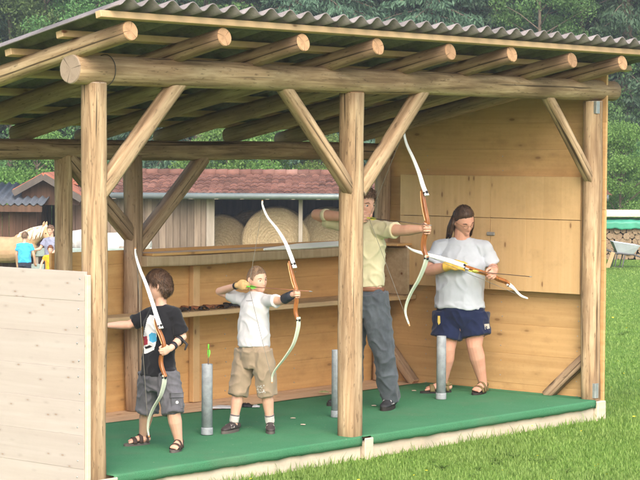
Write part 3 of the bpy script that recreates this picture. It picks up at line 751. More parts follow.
def spruce(seed, H, R, n, leaf):
    rng = np.random.default_rng(seed); P = []; Dd = []; lines = [([V((0, 0, -.3)), V((.05, 0, H*.5)), V((0, 0, H))], [.020*H*.8, .012*H*.8, .02])]
    z = .5; nb = 0; br = []
    while z < H-.3:
        t = z/H; L = R*(1-t)**.75*rng.uniform(.75, 1.1)+.12
        for q in rng.random()*6.28+np.arange(6)*6.283/6+rng.normal(size=6)*.2:
            l = L*rng.uniform(.65, 1.1); br.append((z+rng.uniform(-.15, .15), q, l))
        z += .32+.012*H*(1-t)
    tot = sum(b[2]**1.3 for b in br)
    for (z, q, l) in br:
        d = np.array([math.cos(q), math.sin(q), 0]); k = int(n*l**1.3/tot); u = rng.random(k)**.7
        side = np.array([-d[1], d[0], 0]); sp = rng.normal(size=k)*.20*l*(1.1-u*.7)
        droop = -.35*l*u**1.3+.12*l*u**4
        p = np.array([0, 0, z])+d*(u*l)[:, None]+side*sp[:, None]; p[:, 2] += droop-rng.random(k)**1.5*.30*(.4+.6*l/R)
        P.append(p); dd = np.tile(d*.5+np.array([0, 0, -.75]), (k, 1))+side*np.sign(sp)[:, None]*.3; Dd.append(dd)
        if l > .5: lines.append(([V((0, 0, z)), V((d[0]*l*.5, d[1]*l*.5, z-.12*l)), V((d[0]*l*.9, d[1]*l*.9, z-.26*l))], [.03, .02, .008]))
    v, f = leaves(np.concatenate(P), leaf, np.concatenate(Dd), .30, rng)
    return v, f, lines, NEEDLE, BARK
def tree_proto(name, data, label, cat, group):
    v, f, lines, mat, bark = data
    T = thing(name, label, cat, (0, 0, 0), group)
    npmesh('crown', v, f, mat, T); obj('trunk', limb_tubes(lines), bark, T, smooth=True); return T
def place(T, p, rot, s, label, used=set()):
    if T.name not in used: used.add(T.name); r = T
    else:
        r = T.copy(); COL.objects.link(r)
        for ch in list(T.children):
            c = ch.copy(); COL.objects.link(c); c.parent = r
    r.location = p; r.rotation_euler = (0, 0, rot); r.scale = (s, s, s*(1 if rot < 3 else 1.1)); r['label'] = label; return r
GF = 'forest trees behind the meadow'
PB = [tree_proto('broadleaf_tree', broad_tree(11, 11, 3.2, 42000, .115, .03, clusters=110), 'x', 'tree', GF), tree_proto('broadleaf_tree', broad_tree(12, 13, 3.0, 42000, .115, .04, clusters=120), 'x', 'tree', GF)]
PS = [tree_proto('spruce_tree', spruce(21, 19, 3.0, 46000, .19), 'x', 'tree', GF), tree_proto('spruce_tree', spruce(22, 22, 2.8, 46000, .19), 'x', 'tree', GF)]
PL = [tree_proto('leafy_bush', broad_tree(31, 4.4, 2.0, 26000, .085, .0, LEAF2, BARK, 75), 'x', 'bush', 'light green bushes at the forest edge'), tree_proto('leafy_bush', broad_tree(32, 3.4, 1.9, 22000, .085, .0, LEAF, BARK, 65), 'x', 'bush', 'light green bushes at the forest edge')]
LAB = {'spruce_tree': 'tall dark green spruce with drooping boughs in the forest behind the shelter', 'broadleaf_tree': 'mid green broadleaf tree in the forest edge behind the shelter'}
rnd = random.Random(5)
def put(T, px, w, s, label):
    p = bp(px, w); p.z = ground_z(p.x, p.y)-.05; place(T, p, rnd.random()*6.28, s, label)
# light bushes: above the barn roof and at the right edge
for i, (px, w, s) in enumerate(((616, 62.5, .80), (585, 69, 1.0), (652, 70, .9), (268, 66, .95), (222, 67, 1.0), (318, 66.5, .92), (172, 68, .9), (40, 66, 1.0), (2, 67, .95), (-60, 68, 1.0), (720, 68, 1.0), (110, 66, .9), (375, 67, .9), (450, 69, 1.0), (520, 70, 1.0))):
    where = {616: 'light green bush directly above the green tarpaulin of the firewood pile', 268: 'light green bush showing in the middle above the red barn roof'}.get(px, 'leafy green bush at the forest edge behind the barn and wood pile')
    put(PL[0 if i in (0, 3, 4, 5, 7) else 1], px, w, s, where)
for i in range(-8, 34):
    px = i*42+rnd.uniform(-14, 14); w = 74+rnd.uniform(-2, 4); left = px < 90; right = px > 520
    b = (rnd.random() < (.75 if left or right else .25)); T = rnd.choice(PB) if b else rnd.choice(PS)
    put(T, px, w, rnd.uniform(.8, 1.1), LAB[T.name.split('.')[0]])
for i in range(-10, 38):
    px = i*38+rnd.uniform(-14, 14); T = rnd.choice(PS+PS+PB); put(T, px, 82+rnd.uniform(-3, 3), rnd.uniform(.85, 1.15), LAB[T.name.split('.')[0]])
for i in range(-12, 42):
    px = i*35+rnd.uniform(-12, 12); T = rnd.choice(PS); put(T, px, 92+rnd.uniform(-3, 4), rnd.uniform(.9, 1.2), LAB[T.name.split('.')[0]])

# ------------------------------------------------------------------ grass
def grass():
    rng = np.random.default_rng(4); n = 560000
    w = 1/rng.uniform(1/62, 1/11.2, n); s = rng.uniform(-.24, .36, n)*w
    x = CAM.x+RH.x*s+FH.x*w; y = CAM.y+RH.y*s+FH.y*w
    inside = (x > -.13) & (x < 5.63) & (y > -.085) & (y < 2.32)
    hid = (x > -6) & (x < 5.4) & (y > 0) & (w < 30)
    k = ~(inside | hid); x, y, w, s = x[k], y[k], w[k], s[k]; n = len(x)
    # clumps and edge tufts
    z = np.array([ground_z(a, b) for a, b in zip(x, y)])
    cl = np.array([noise.noise(V((a*1.3, b*1.3, 7))) for a, b in zip(x, y)]); edge = np.exp(-np.maximum(0, -.07-y)/.10)*((x > -.2) & (x < 5.7))
    h = rng.uniform(.016, .042, n)*(1+.5*cl)*(1+2.2*edge*(rng.random(n)**3)); ang = rng.uniform(0, 6.283, n); lean = rng.uniform(.0, .8, n)*h
    wd = .0030*np.maximum(1, w/13)*rng.uniform(.7, 1.4, n)
    dx, dy = np.cos(ang), np.sin(ang); ox, oy = -dy*wd, dx*wd
    b = np.stack([x, y, z-.005], 1)
    v = np.empty((n, 5, 3)); o = np.stack([ox, oy, 0*ox], 1); l = np.stack([dx*lean, dy*lean, 0*lean], 1); hh = np.stack([0*h, 0*h, h], 1)
    v[:, 0] = b-o; v[:, 1] = b+o; v[:, 2] = b+o*.7+l*.35+hh*.6; v[:, 3] = b-o*.7+l*.35+hh*.6; v[:, 4] = b+l+hh
    i = np.arange(n)*5; f = np.concatenate([np.stack([i, i+1, i+2], 1), np.stack([i, i+2, i+3], 1), np.stack([i+3, i+2, i+4], 1)])
    m = leafmat('grass_blade', (.125, .225, .038), (.21, .325, .066), (.30, .40, .11), .4, (.225, .32, .085))
    tag(npmesh('grass', v.reshape(-1, 3), f, m), 'short green lawn grass round the shelter', 'grass', None, 'stuff')
    # broad leaved weeds and clover in the lawn
    P = []; Q = []; rr = random.Random(21); c = 0
    while c < 130:
        w1 = 1/rr.uniform(1/30, 1/11.5); s1 = rr.uniform(-.15, .17)*w1; p = sw(s1, w1)
        if (-.25 < p.x < 5.75 and p.y > -.10) or (p.y > -.08 and p.x < 5.6): continue
        p.z = ground_z(p.x, p.y); c += 1; k = rr.randint(4, 8); L0 = rr.uniform(.03, .075)
        for i in range(k):
            q = rr.uniform(0, 6.283); d = V((math.cos(q), math.sin(q), 0)); sd = V((-d.y, d.x, 0)); L = L0*rr.uniform(.7, 1.2); b = len(P); up = rr.uniform(.4, 1.0)
            for t, wd_ in ((.0, .12), (.45, .34), (.8, .26)):
                m_ = p+d*(L*t)+V((0, 0, .008+L*up*(t-.55*t*t))); P += [tuple(m_-sd*wd_*L*.5), tuple(m_+sd*wd_*L*.5)]
            P += [tuple(p+d*L+V((0, 0, .006+L*up*.42)))]*2
            for j in range(3): Q.append((b+2*j, b+2*j+1, b+2*j+3, b+2*j+2))
    tag(npmesh('lawn_weeds', P, Q, leafmat('weed_leaf', (.12, .25, .05), (.17, .33, .07), (.23, .40, .10), .5)), 'broad leaved weeds growing among the lawn grass', 'weeds', None, 'stuff')
    # buttercups and clover heads
    bm = bmesh.new(); rr = random.Random(8); c = 0
    while c < 120:
        w1 = 1/rr.uniform(1/34, 1/12); s1 = rr.uniform(-.15, .17)*w1; p = sw(s1, w1)
        if -.3 < p.x < 5.75 and p.y > -.12 or (p.y > -.1 and p.x < 5.5): continue
        p.z = ground_z(p.x, p.y)+rr.uniform(.04, .075); r = rr.uniform(.007, .012)*max(1, w1/16); c += 1
        t = V((rr.uniform(-.4, .4), rr.uniform(-.4, .4), 1)).normalized(); a = t.orthogonal().normalized(); bb = t.cross(a)
        ce = bm.verts.new(p); ring = [bm.verts.new(p+(a*math.cos(q)+bb*math.sin(q))*r*(1 if k % 2 else .75)+t*r*.4) for k, q in enumerate(np.linspace(0, 6.283, 11)[:-1])]
        for k in range(10): bm.faces.new((ce, ring[k], ring[(k+1) % 10]))
    tag(obj('wildflowers', bm, plain('yellow_petals', (.75, .62, .04), .6, .1)), 'tiny yellow flowers scattered in the lawn', 'flowers', None, 'stuff')
grass()

# ------------------------------------------------------------------ figures
def remesh(bm, voxel, smooth=3, fac=.5):
    me = bpy.data.meshes.new('tmp'); bmesh.ops.recalc_face_normals(bm, faces=bm.faces[:]); bm.to_mesh(me); bm.free()
    o = bpy.data.objects.new('tmp', me); COL.objects.link(o)
    r = o.modifiers.new('r', 'REMESH'); r.mode = 'VOXEL'; r.voxel_size = voxel
    if smooth: sm = o.modifiers.new('s', 'SMOOTH'); sm.factor = fac; sm.iterations = smooth
    dg = bpy.context.evaluated_depsgraph_get(); out = bpy.data.meshes.new_from_object(o.evaluated_get(dg))
    bpy.data.objects.remove(o); bpy.data.meshes.remove(me); return out
def push(o, under, gap=.006, lim=.035):
    """move the cloth of o outside the mesh under it; hems and cuffs keep their flat ends"""
    me = o.data; tree = BVHTree.FromPolygons([v.co for v in under.data.vertices], [p.vertices for p in under.data.polygons])
    nn = [v.normal.copy() for v in me.vertices]
    for v, n0 in zip(me.vertices, nn):
        loc, nor, i, d = tree.find_nearest(v.co, lim)
        if loc is None or n0.dot(nor) < .35: continue
        sd = (v.co-loc).dot(nor)
        if sd < gap: v.co = v.co+nor*(gap-sd)
    b = bmesh.new(); b.from_mesh(me)
    for k in range(2): bmesh.ops.smooth_vert(b, verts=b.verts[:], factor=.5, use_axis_x=True, use_axis_y=True, use_axis_z=True)
    b.to_mesh(me); b.free(); me.shade_smooth()
def skinned(name, bm, mat, parent, voxel=.004, smooth=3, wrinkle=0, wfreq=14, seed=0, stretch=(1, 1, .6), over=None, gap=.006):
    me = remesh(bm, voxel, smooth); me.name = name
    if wrinkle:
        n = len(me.vertices); co = np.empty(n*3, np.float32); me.vertices.foreach_get('co', co); co = co.reshape(-1, 3)
        no = np.empty(n*3, np.float32); me.vertex_normals.foreach_get('vector', no); no = no.reshape(-1, 3)
        d = np.array([noise.noise(V((c[0]*wfreq*stretch[0]+seed, c[1]*wfreq*stretch[1], c[2]*wfreq*stretch[2])))+1.5*(1-abs(noise.noise(V((c[0]*wfreq*.9+c[2]*wfreq*.5, c[1]*wfreq*.9+seed, c[2]*wfreq*.8)))))**5-.35 for c in co.astype(float)])
        co = co+no*(d*wrinkle)[:, None].astype(np.float32); me.vertices.foreach_set('co', co.ravel())
    me.materials.clear(); me.materials.append(mat); me.shade_smooth()
    o = link(name, me, parent)
    if over: push(o, over, gap)
    return o
def frame(o, f, up, s):
    f = V(f).normalized(); l = V(up).cross(f).normalized(); u = f.cross(l)
    return Matrix(((l.x*s, f.x*s, u.x*s, o.x), (l.y*s, f.y*s, u.y*s, o.y), (l.z*s, f.z*s, u.z*s, o.z), (0, 0, 0, 1)))   # local: x person's left, y front, z up
def head_def(d, nose=1.0, fat=1.0):
    dx, dy, dz = d
    x, y, z = .074*dx*fat, .095*dy, .118*dz
    t = min(1, max(0, -z/.118))
    x *= 1-.34*t**1.7
    if y < 0: y *= 1-.45*sstep(.1, .9, t)
    else: y *= 1-.03*t
    if dy > 0:
        k = min(1, dy*2); g = lambda a, b: math.exp(-(a/b)**2)
        y += .034*g(z+.096, .034)*g(x, .034)*k
        A = float(np.interp(z, [-.056, -.046, -.034, -.018, .0, .022, .03], [0, .011, .023, .018, .010, .004, 0]))*nose
        y += A*g(x, .0125)*k
        y -= .008*(g(x-.031, .016)+g(x+.031, .016))*g(z-.004, .012)*k
        y += .004*g(z-.024, .008)*g(x, .05)*k
        y += .005*g(z+.068, .011)*g(x, .022)*k
        y += .005*(g(x-.04, .02)+g(x+.04, .02))*g(z+.035, .025)*k
    return V((x, y, z))
def head_grid(nu, nv, off=None, nose=1.0, fat=1.0, r0=0):
    g = []
    for j in range(nv+1):
        th = math.pi*(j/nv); row = []
        for i in range(nu):
            ph = 2*math.pi*i/nu; d = (math.sin(th)*math.cos(ph), math.sin(th)*math.sin(ph), math.cos(th)); row.append(head_def(d, nose, fat))
        g.append(row)
    return g
def add_head(bm, M4, nose=1.0, fat=1.0):
    g = head_grid(60, 46, nose=nose, fat=fat); nv = len(g)-1
    R = [[bm.verts.new(M4 @ p) for p in row] for row in g[1:-1]]; t = bm.verts.new(M4 @ g[0][0]); b = bm.verts.new(M4 @ g[-1][0]); n = 60
    for k in range(n):
        bm.faces.new((t, R[0][k], R[0][(k+1) % n])); bm.faces.new((b, R[-1][(k+1) % n], R[-1][k]))
    for A, B in zip(R, R[1:]):
        for k in range(n): bm.faces.new((A[k], B[k], B[(k+1) % n], A[(k+1) % n]))
    for sx in (-1, 1):                       # ears
        pts = [V((sx*.068, .002, -.030)), V((sx*.077, -.006, -.016)), V((sx*.083, -.014, .004)), V((sx*.082, -.012, .020)), V((sx*.074, .0, .028))]
        tube(bm, [M4 @ p for p in pts], [.007*M4.to_scale().x, .010*M4.to_scale().x, .013*M4.to_scale().x, .012*M4.to_scale().x, .007*M4.to_scale().x], 10)
HL = ([-.1, -.06, -.03, -.005, .02, .035, .05, .07, .1], [-.068, -.062, -.035, .026, .010, .0, .048, .062, .066])
def hair(parent, M4, mat, thick, tufts, tlen, seed, rough=.4, hl=HL, fat=1.0, lift=0, flow=(0, -.25, -1), locks=(), swept=False):
    nu, nv = 80, 60; g = head_grid(nu, nv, fat=fat); bm = bmesh.new(); s = M4.to_scale().x
    def depth(p): return (p.z-float(np.interp(p.y, *hl)))
    W = []
    for row in g:
        wr = []
        for p in row:
            n = V((p.x/.074**2, p.y/.095**2, p.z/.118**2)).normalized(); q = sstep(-.004, .034, depth(p))
            h = thick*q*(1+rough*noise.noise(p*38+V((seed, 0, 0)))+rough*.7*noise.noise(p*85+V((0, seed, 0))))+(-.004 if q < .02 else .0015)
            wr.append((p+n*h, n, q))
        W.append(wr)
    vs = [[bm.verts.new(M4 @ w[0]) for w in row] for row in W]
    for j in range(nv):
        for i in range(nu):
            i2 = (i+1) % nu
            if max(W[j][i][2], W[j+1][i][2], W[j][i2][2], W[j+1][i2][2]) <= 0: continue
            try: f = bm.faces.new((vs[j][i], vs[j+1][i], vs[j+1][i2], vs[j][i2])); f.smooth = True
            except ValueError: pass
    rr = random.Random(seed); cand = [(w[0], w[1]) for row in W[2:-2] for w in row if w[2] > .25]
    F = V(flow)
    for k in range(tufts):
        p, n = rr.choice(cand); d = (F+V((rr.uniform(-.45, .45), rr.uniform(-.45, .45), rr.uniform(-.3, .3)))); 
        if swept and p.y > .045: continue
        if p.z > .095 and not swept: d = V((n.x, n.y+.2, 0))+V((rr.uniform(-.6, .6), rr.uniform(-.6, .6), 0))
        d = (d-n*d.dot(n)).normalized(); side = n.cross(d).normalized()*(.0022+.0012*rr.random()); L = tlen*rr.uniform(.6, 1.3)
        p = p-n*.002
        q0 = [bm.verts.new(M4 @ (p-side)), bm.verts.new(M4 @ (p+side))]
        a = p+d*L*.5+n*((.002 if swept else .006)+lift+.004*rr.random()); q1 = [bm.verts.new(M4 @ (a-side*.9)), bm.verts.new(M4 @ (a+side*.9))]
        e = bm.verts.new(M4 @ (p+d*L+n*(lift*1.4+.002-.004*rr.random())))
        bm.faces.new((q0[0], q0[1], q1[1], q1[0])); bm.faces.new((q1[0], q1[1], e))
    for pts, r in locks: tube(bm, [M4 @ V(p) for p in pts], [x*s for x in r], 8)
    bmesh.ops.delete(bm, geom=[v for v in bm.verts if not v.link_faces], context='VERTS')
    return obj('hair', bm, mat, parent)
IRIS = plain('dark_iris', (.03, .02, .015), .2, spec=.6); WHITE_EYE = plain('eye_white', (.70, .66, .62), .3, .05); LID = plain('eyelid', (.50, .26, .19), .5, .1); LIP = plain('lips', (.46, .19, .16), .5, .1, 30)
def face(parent, M4, browmat, nose=1.0, closed=False, fat=1.0, gaze=0):
    s = M4.to_scale().x
    for sx in (-1, 1):
        c = V((sx*.031, .0735, .003)); bm = bmesh.new()
        ball(bm, c, (.0125, .0118, .0092), 16, 12)
        for f in bm.faces: f.material_index = 1 if (closed or (f.calc_center_median()-c-V((gaze*.005, 0, 0))).normalized().y > .72) else 0
        bmesh.ops.transform(bm, matrix=M4, verts=bm.verts); obj('eye', bm, [LID, LID] if closed else [WHITE_EYE, IRIS], parent, smooth=True)
        bm = bmesh.new(); pts = [V((sx*.014, .0905, .019)), V((sx*.031, .0875, .0265)), V((sx*.050, .073, .021))]
        tube(bm, [M4 @ p for p in pts], [.0028*s, .0036*s, .002*s], 8); obj('eyebrow', bm, browmat, parent)
    bm = bmesh.new(); pts = [V((x, .0925-.0095*(x/.022)**2, -.068+.002*abs(x/.022))) for x in np.linspace(-.023, .023, 9)]
    tube(bm, [M4 @ p for p in pts], [(.0045*s*max(.35, 1-(k/4-1)**2), .0035*s) for k in range(9)], 8, side=M4.to_3x3() @ V((0, 0, 1))); obj('mouth', bm, LIP, parent)
def hand(bm, wr, d, n, thumb, s, curl=1.0, spread=.0, tcurl=.8, fat=1.0):
    d = V(d).normalized(); n = (V(n)-d*V(n).dot(d)).normalized(); a = d.cross(n)*thumb       # a points to the thumb side
    P = lambda x, y, z: wr+d*(x*s)+a*(y*s)+n*(z*s)
    tube(bm, [P(-.02, 0, 0), P(.012, .002, 0), P(.05, .002, .001), P(.082, .002, .002)], [(.024*s*fat, .019*s*fat), (.030*s*fat, .018*s*fat), (.041*s*fat, .016*s*fat), (.040*s*fat, .013*s*fat)], 14, side=a)
    for k, (y, L, x0) in enumerate(((.030, .078, .082), (.010, .088, .087), (-.011, .082, .085), (-.030, .064, .078))):
        r = .0092*s*fat*(1 if k < 3 else .86); p = P(x0, y, .002); pts = [P(x0-.03, y*.9, 0), p]; th = 0; sp = spread*(1.5-k)
        for ln, an in ((.42, .85), (.32, 1.05), (.26, .75)):
            th += an*curl; st = (d*math.cos(th)+n*math.sin(th)+a*sp*math.cos(th)).normalized(); p = p+st*(L*ln*s); pts.append(p)
        tube(bm, pts, [r, r*1.03, r, r*.93, r*.82], 10)
    p0 = P(.018, .026, .004); p1 = P(.042, .047, .014); p2 = p1+(d*(.028*(1-.3*tcurl))+n*.026*tcurl+a*.006*(1-tcurl))*s; p3 = p2+(d*.020+n*.018*tcurl-a*.012*tcurl)*s
    tube(bm, [p0, p1, p2, p3], [.015*s*fat, .013*s*fat, .0105*s*fat, .0085*s*fat], 10)
def sole_outline(A, d, L, W, n=28, z=0, back=.27):
    l = V((0, 0, 1)).cross(d); out = []
    for k in range(n):
        q = 2*math.pi*k/n; t = math.cos(q); y = math.sin(q); x = (.5+.5*t)*L-back*L
        wd = W*.5*(.80+.24*t-.10*t*t); out.append(A+d*x+l*(y*wd/ max(.55, abs(math.sin(q))**.35 if abs(y) > .01 else 1)*abs(math.sin(q))**.35)+V((0, 0, z)))
    return out
def slab(bm, ring, h, mi=0):
    a = [bm.verts.new(p) for p in ring]; b = [bm.verts.new(p+V((0, 0, h))) for p in ring]; n = len(ring)
    bm.faces.new(a[::-1]).material_index = mi; bm.faces.new(b).material_index = mi
    for k in range(n): bm.faces.new((a[k], a[(k+1) % n], b[(k+1) % n], b[k])).material_index = mi
def bare_foot(bm, A, d, s, lift=.02):
    """A: ankle point on the ground"""
    l = V((0, 0, 1)).cross(d); Z = V((0, 0, 1)); P = lambda x, y, z: A+d*(x*s)+l*(y*s)+Z*(lift+z*s)
    tube(bm, [P(-.055, 0, .028), P(-.02, 0, .036), P(.04, 0, .036), P(.09, 0, .028), P(.135, 0, .018)], [(.026*s, .026*s), (.032*s, .034*s), (.034*s, .030*s), (.041*s, .024*s), (.043*s, .014*s)], 14, side=l)
    for k in range(5):
        y = (.030-.0155*k); x = .165-.006*k-(.004*k*k if k > 1 else 0)*.6
        tube(bm, [P(.12, y*.95, .014), P(x-.012, y, .013), P(x, y, .010)], [.009*s, (.0095 if k else .012)*s, (.0075 if k else .010)*s], 8)
def sandal(parent, A, d, s, mat, strapmat, solemat):
    l = V((0, 0, 1)).cross(d); Z = V((0, 0, 1)); bm = bmesh.new()
    slab(bm, sole_outline(A, d, .275*s, .105*s, z=.002), .018); o = obj('sandal', bm, solemat, parent)
    for x, w, top, hw in ((.098, .040, .052, .052), (.030, .036, .078, .046), (-.040, .024, .078, .037)):
        bm = bmesh.new(); pts = [A+d*((x+.012*math.cos(q))*s)+l*(hw*s*math.cos(q))+Z*(.018+top*s*max(0, math.sin(q))) for q in np.linspace(0, math.pi, 13)]
        tube(bm, pts, [(w*s*.55, .0045*s)]*13, 8, side=d, cap='flat'); sub('strap', bm, strapmat, o)
    bm = bmesh.new(); pts = [A+d*((-.02-.052*math.sin(q))*s)+l*(.038*s*math.cos(q))+Z*(.022+.05*s) for q in np.linspace(-.2, math.pi+.2, 13)]
    tube(bm, pts, [(.011*s, .004*s)]*13, 8, side=Z, cap='flat'); sub('strap', bm, strapmat, o)
def shoe(parent, A, d, s, mat, solemat, trim=None):
    l = V((0, 0, 1)).cross(d); Z = V((0, 0, 1)); P = lambda x, y, z: A+d*(x*s)+l*(y*s)+Z*(.016+z*s); bm = bmesh.new()
    tube(bm, [P(-.065, 0, .035), P(-.03, 0, .042), P(.03, 0, .042), P(.09, 0, .032), P(.15, 0, .022), P(.175, 0, .018)], [(.030*s, .034*s), (.036*s, .042*s), (.037*s, .042*s), (.045*s, .032*s), (.042*s, .022*s), (.030*s, .016*s)], 16, side=l)
    tube(bm, [P(-.015, 0, .05), P(-.02, 0, .088)], [(.036*s, .046*s), (.034*s, .042*s)], 14, side=l, cap='flat')
    o = skinned('shoe', bm, mat, parent, .004, 2)
    bm = bmesh.new(); slab(bm, sole_outline(A, d, .285*s, .106*s, z=.001, back=.30), .024*s+.004); sub('sole', bm, solemat, o)
    if trim:
        for sg in (-1, 1):
            for k in range(3):
                bm = bmesh.new(); x = .06+.022*k; tube(bm, [P(x, sg*.043, .03), P(x-.015, sg*.030, .058), P(x-.02, 0, .071-.008*k)], [(.006*s, .003*s)]*3, 6, side=d); sub('shoe_stripe', bm, trim, o)
    return o
SLEEVE_FLAT = 'flat'
def dirv(r, tow, up=0): return (RH*r-FH*tow+V((0, 0, up))).normalized()

# materials of the figures
SK_K = skinmat('child_skin', (.70, .43, .32)); SK_A = skinmat('adult_skin', (.64, .38, .275)); SK_R = skinmat('ruddy_skin', (.66, .37, .275))
HB1 = hairmat('brown_hair', (.075, .040, .022)); HB2 = hairmat('cropped_hair', (.235, .155, .10)); HB3 = hairmat('wavy_brown_hair', (.15, .085, .05)); HB4 = hairmat('dark_hair', (.070, .040, .027))
BLACKTEE = cloth('black_cotton', (.016, .016, .019)); WHITETEE = cloth('white_cotton', (.54, .54, .56), .07); YELLOWTEE = cloth('pale_yellow_cotton', (.62, .565, .37), .06); GREYTEE = cloth('light_grey_cotton', (.46, .495, .555), .07)
GREYSH = cloth('grey_canvas', (.115, .115, .130), .3); KHAKI = cloth('khaki_canvas', (.30, .235, .165), .12); DENIM = cloth('grey_denim', (.080, .092, .108), .35); NAVY = cloth('navy_cotton', (.014, .020, .055), .2)
LEATHER = plain('brown_leather', (.20, .085, .045), .5, .2, 20); BLACKL = plain('black_leather', (.02, .02, .024), .5, .2, 20); TAN = plain('tan_leather', (.55, .36, .16), .6, .15, 20); YGLOVE = plain('yellow_leather', (.72, .46, .08), .6, .15, 20)
RUB = plain('dark_rubber', (.03, .026, .024), .7); GREYSOLE = plain('grey_sole', (.12, .105, .095), .7); BRSTRAP = plain('brown_strap', (.06, .038, .032), .6); OLIVE = plain('olive_strap', (.17, .13, .055), .7); SOCK = cloth('grey_sock', (.52, .50, .47), .08); SOCKD = cloth('sock_cuff', (.17, .15, .15))
def W(w0): return lambda px, py, dw=0: at(px, py, w0+dw)
def torso(bm, J, rows, side, cap='round', seg=20):
    tube(bm, [J(*r[:3]) for r in rows], [(r[3], r[4]) for r in rows], seg, side=side, cap=cap)

# --- boy in the black T-shirt, left
def boy_black():
    w0 = 14.22; J = W(w0); fA = on_z(143, 445, 0); fB = on_z(178.5, 450.5, 0)
    T = thing('person', 'boy in a black T-shirt and grey shorts standing beside the left post', 'person', ((fA+fB)/2))
    T.location.z = 0
    side = dirv(.80, .55); chest = dirv(-.6, .8); hf = dirv(-1, -.12, -.10); Mh = frame(J(159, 286.5, -.01), hf, (0, 0, 1), .83)
    shL = J(175, 313.5, -.06); shR = J(149, 314, .07); bm = bmesh.new()
    torso(bm, J, [(159, 377, 0, .095, .08), (159, 365, 0, .098, .082), (159, 345, 0, .092, .076), (160, 324, 0, .108, .08), (161, 313, 0, .085, .055)], side)
    for q in (shL, shR): tube(bm, [J(161, 309, 0), q], [.034, .034], 12)
    tube(bm, [J(161.5, 314, .01), J(161, 303, .0), J(160.5, 296, 0)], [.045, .038, .040], 14)
    elR = J(129, 325, .06); wR = J(109, 325.5, .10); elL = J(182.5, 337, -.06)
    grip = J(163.2, 351, -.20); d = (grip-J(176, 345, -.10)).normalized(); n = d.cross(V((0, 0, 1))).normalized(); sL = .72; wL = grip-d*.068*sL-n*.026*sL
    tube(bm, [shR, (shR+elR)/2, elR], [.036, .033, .029], 14); tube(bm, [elR, (elR*.6+wR*.4), wR], [.029, .029, .020], 14)
    tube(bm, [shL, (shL+elL)/2, elL], [.036, .033, .029], 14); tube(bm, [elL, elL*.6+wL*.4, wL], [.029, .029, .020], 14)
    hand(bm, wL, d, n, -1, sL, 1.15); dR = (wR-elR).normalized(); hand(bm, wR, dR, dirv(.1, .2, -1), 1, .70, .35, .1)
    hA, hB = J(151, 377, .05), J(168, 378, -.06); kA, kB = J(147, 411, .10), J(173.5, 413, -.13); aA, aB = fA+V((0, 0, .07)), fB+V((0, 0, .07))
    for h, k, a, f in ((hA, kA, aA, fA), (hB, kB, aB, fB)):
        tube(bm, [h, (h+k)/2, k, k*.68+a*.32, k*.3+a*.7, a, f+V((0, 0, .045))], [.070, .062, .046, .047, .036, .028, .030], 14)
    dA = dirv(-.80, .60); dB = dirv(-.22, .97); bare_foot(bm, fA, dA, .74); bare_foot(bm, fB, dB, .74)
    add_head(bm, Mh, .75); BD = skinned('body', bm, SK_K, T, .0036, 3)
    hair(T, Mh, HB1, .017, 2200, .050, 3, hl=([-.1, -.06, -.03, -.012, .01, .03, .05, .07, .1], [-.085, -.08, -.06, .012, .016, .018, .042, .050, .052]))
    face(T, Mh, HB1, .75)
    # clothes
    bm = bmesh.new(); torso(bm, J, [(158.5, 375, 0, .122, .102), (158.5, 362, 0, .120, .10), (159, 343, 0, .112, .094), (160, 325, 0, .120, .090), (161, 313.5, 0, .100, .066), (161.3, 309.5, 0, .070, .055), (161.2, 306, 0, .050, .050)], side, 'flat')
    for q in (shL, shR): tube(bm, [J(161, 311, 0), q], [.042, .043], 14)
    e = shR.lerp(elR, .80); tube(bm, [J(157, 318, .02), shR, shR.lerp(elR, .4), e], [.040, .044, .046, .049], 16, cap='end'); e = shL.lerp(elL, .86); tube(bm, [J(167, 318, -.02), shL, shL.lerp(elL, .4), e], [.040, .045, .047, .052], 16, cap='end')
    bmc = bmesh.new(); tube(bmc, [J(161.2, 308.5, .0), J(161.0, 305.6, .0)], [.052, .0465], 20, cap='flat'); obj('collar', bmc, BLACKTEE, T, smooth=True)
    tee = skinned('t_shirt', bm, BLACKTEE, T, .0055, 6, .006, 15, 1, over=BD, gap=.010)
    # printed patches on the chest, laid just over the cloth
    def patch(name, pts, mat, off):
        c = V((0, 0, 0)); bm = bmesh.new(); cen = J(160, 343, 0)
        P3 = [J(x, y, 0) for x, y in pts]; dep = []
        out = []
        dg = bpy.context.evaluated_depsgraph_get()
        for p in P3:
            v = (p-CAM).normalized(); inv = tee_m.inverted(); ok, loc, nor, _ = tee.ray_cast(inv @ CAM, v, distance=40)
            out.append((loc+tee.location+T.location if ok else p)+nor*off if ok else p)
        return out
    tee_m = Matrix.Translation(tee.location+T.location)
    def printed(name, poly, mat, off, n=9):
        # fill the outline with a fine grid that follows the cloth
        xs = [p[0] for p in poly]; ys = [p[1] for p in poly]; bm = bmesh.new(); st = .45; inv = tee_m.inverted()
        def inside(x, y):
            c = False; k = len(poly)
            for i in range(k):
                (x1, y1), (x2, y2) = poly[i], poly[i-1]
                if (y1 > y) != (y2 > y) and x < (x2-x1)*(y-y1)/(y2-y1)+x1: c = not c
            return c
        V0 = {}
        def vert(x, y):
            if (x, y) in V0: return V0[x, y]
            dr = ray(x, y).normalized(); ok, loc, nor, _ = tee.ray_cast(inv @ CAM, dr, distance=60)
            v = bm.verts.new(tee_m @ (loc+nor*off)) if ok else None; V0[x, y] = v; return v
        nx = int((max(xs)-min(xs))/st)+2; ny = int((max(ys)-min(ys))/st)+2
        for i in range(nx):
            for j in range(ny):
                x, y = round(min(xs)+i*st, 3), round(min(ys)+j*st, 3)
                if not inside(x+st/2, y+st/2): continue
                q = [vert(round(x+a*st, 3), round(y+b*st, 3)) for a, b in ((0, 0), (1, 0), (1, 1), (0, 1))]
                if all(q): bm.faces.new(q)
        sub(name, bm, mat, tee)
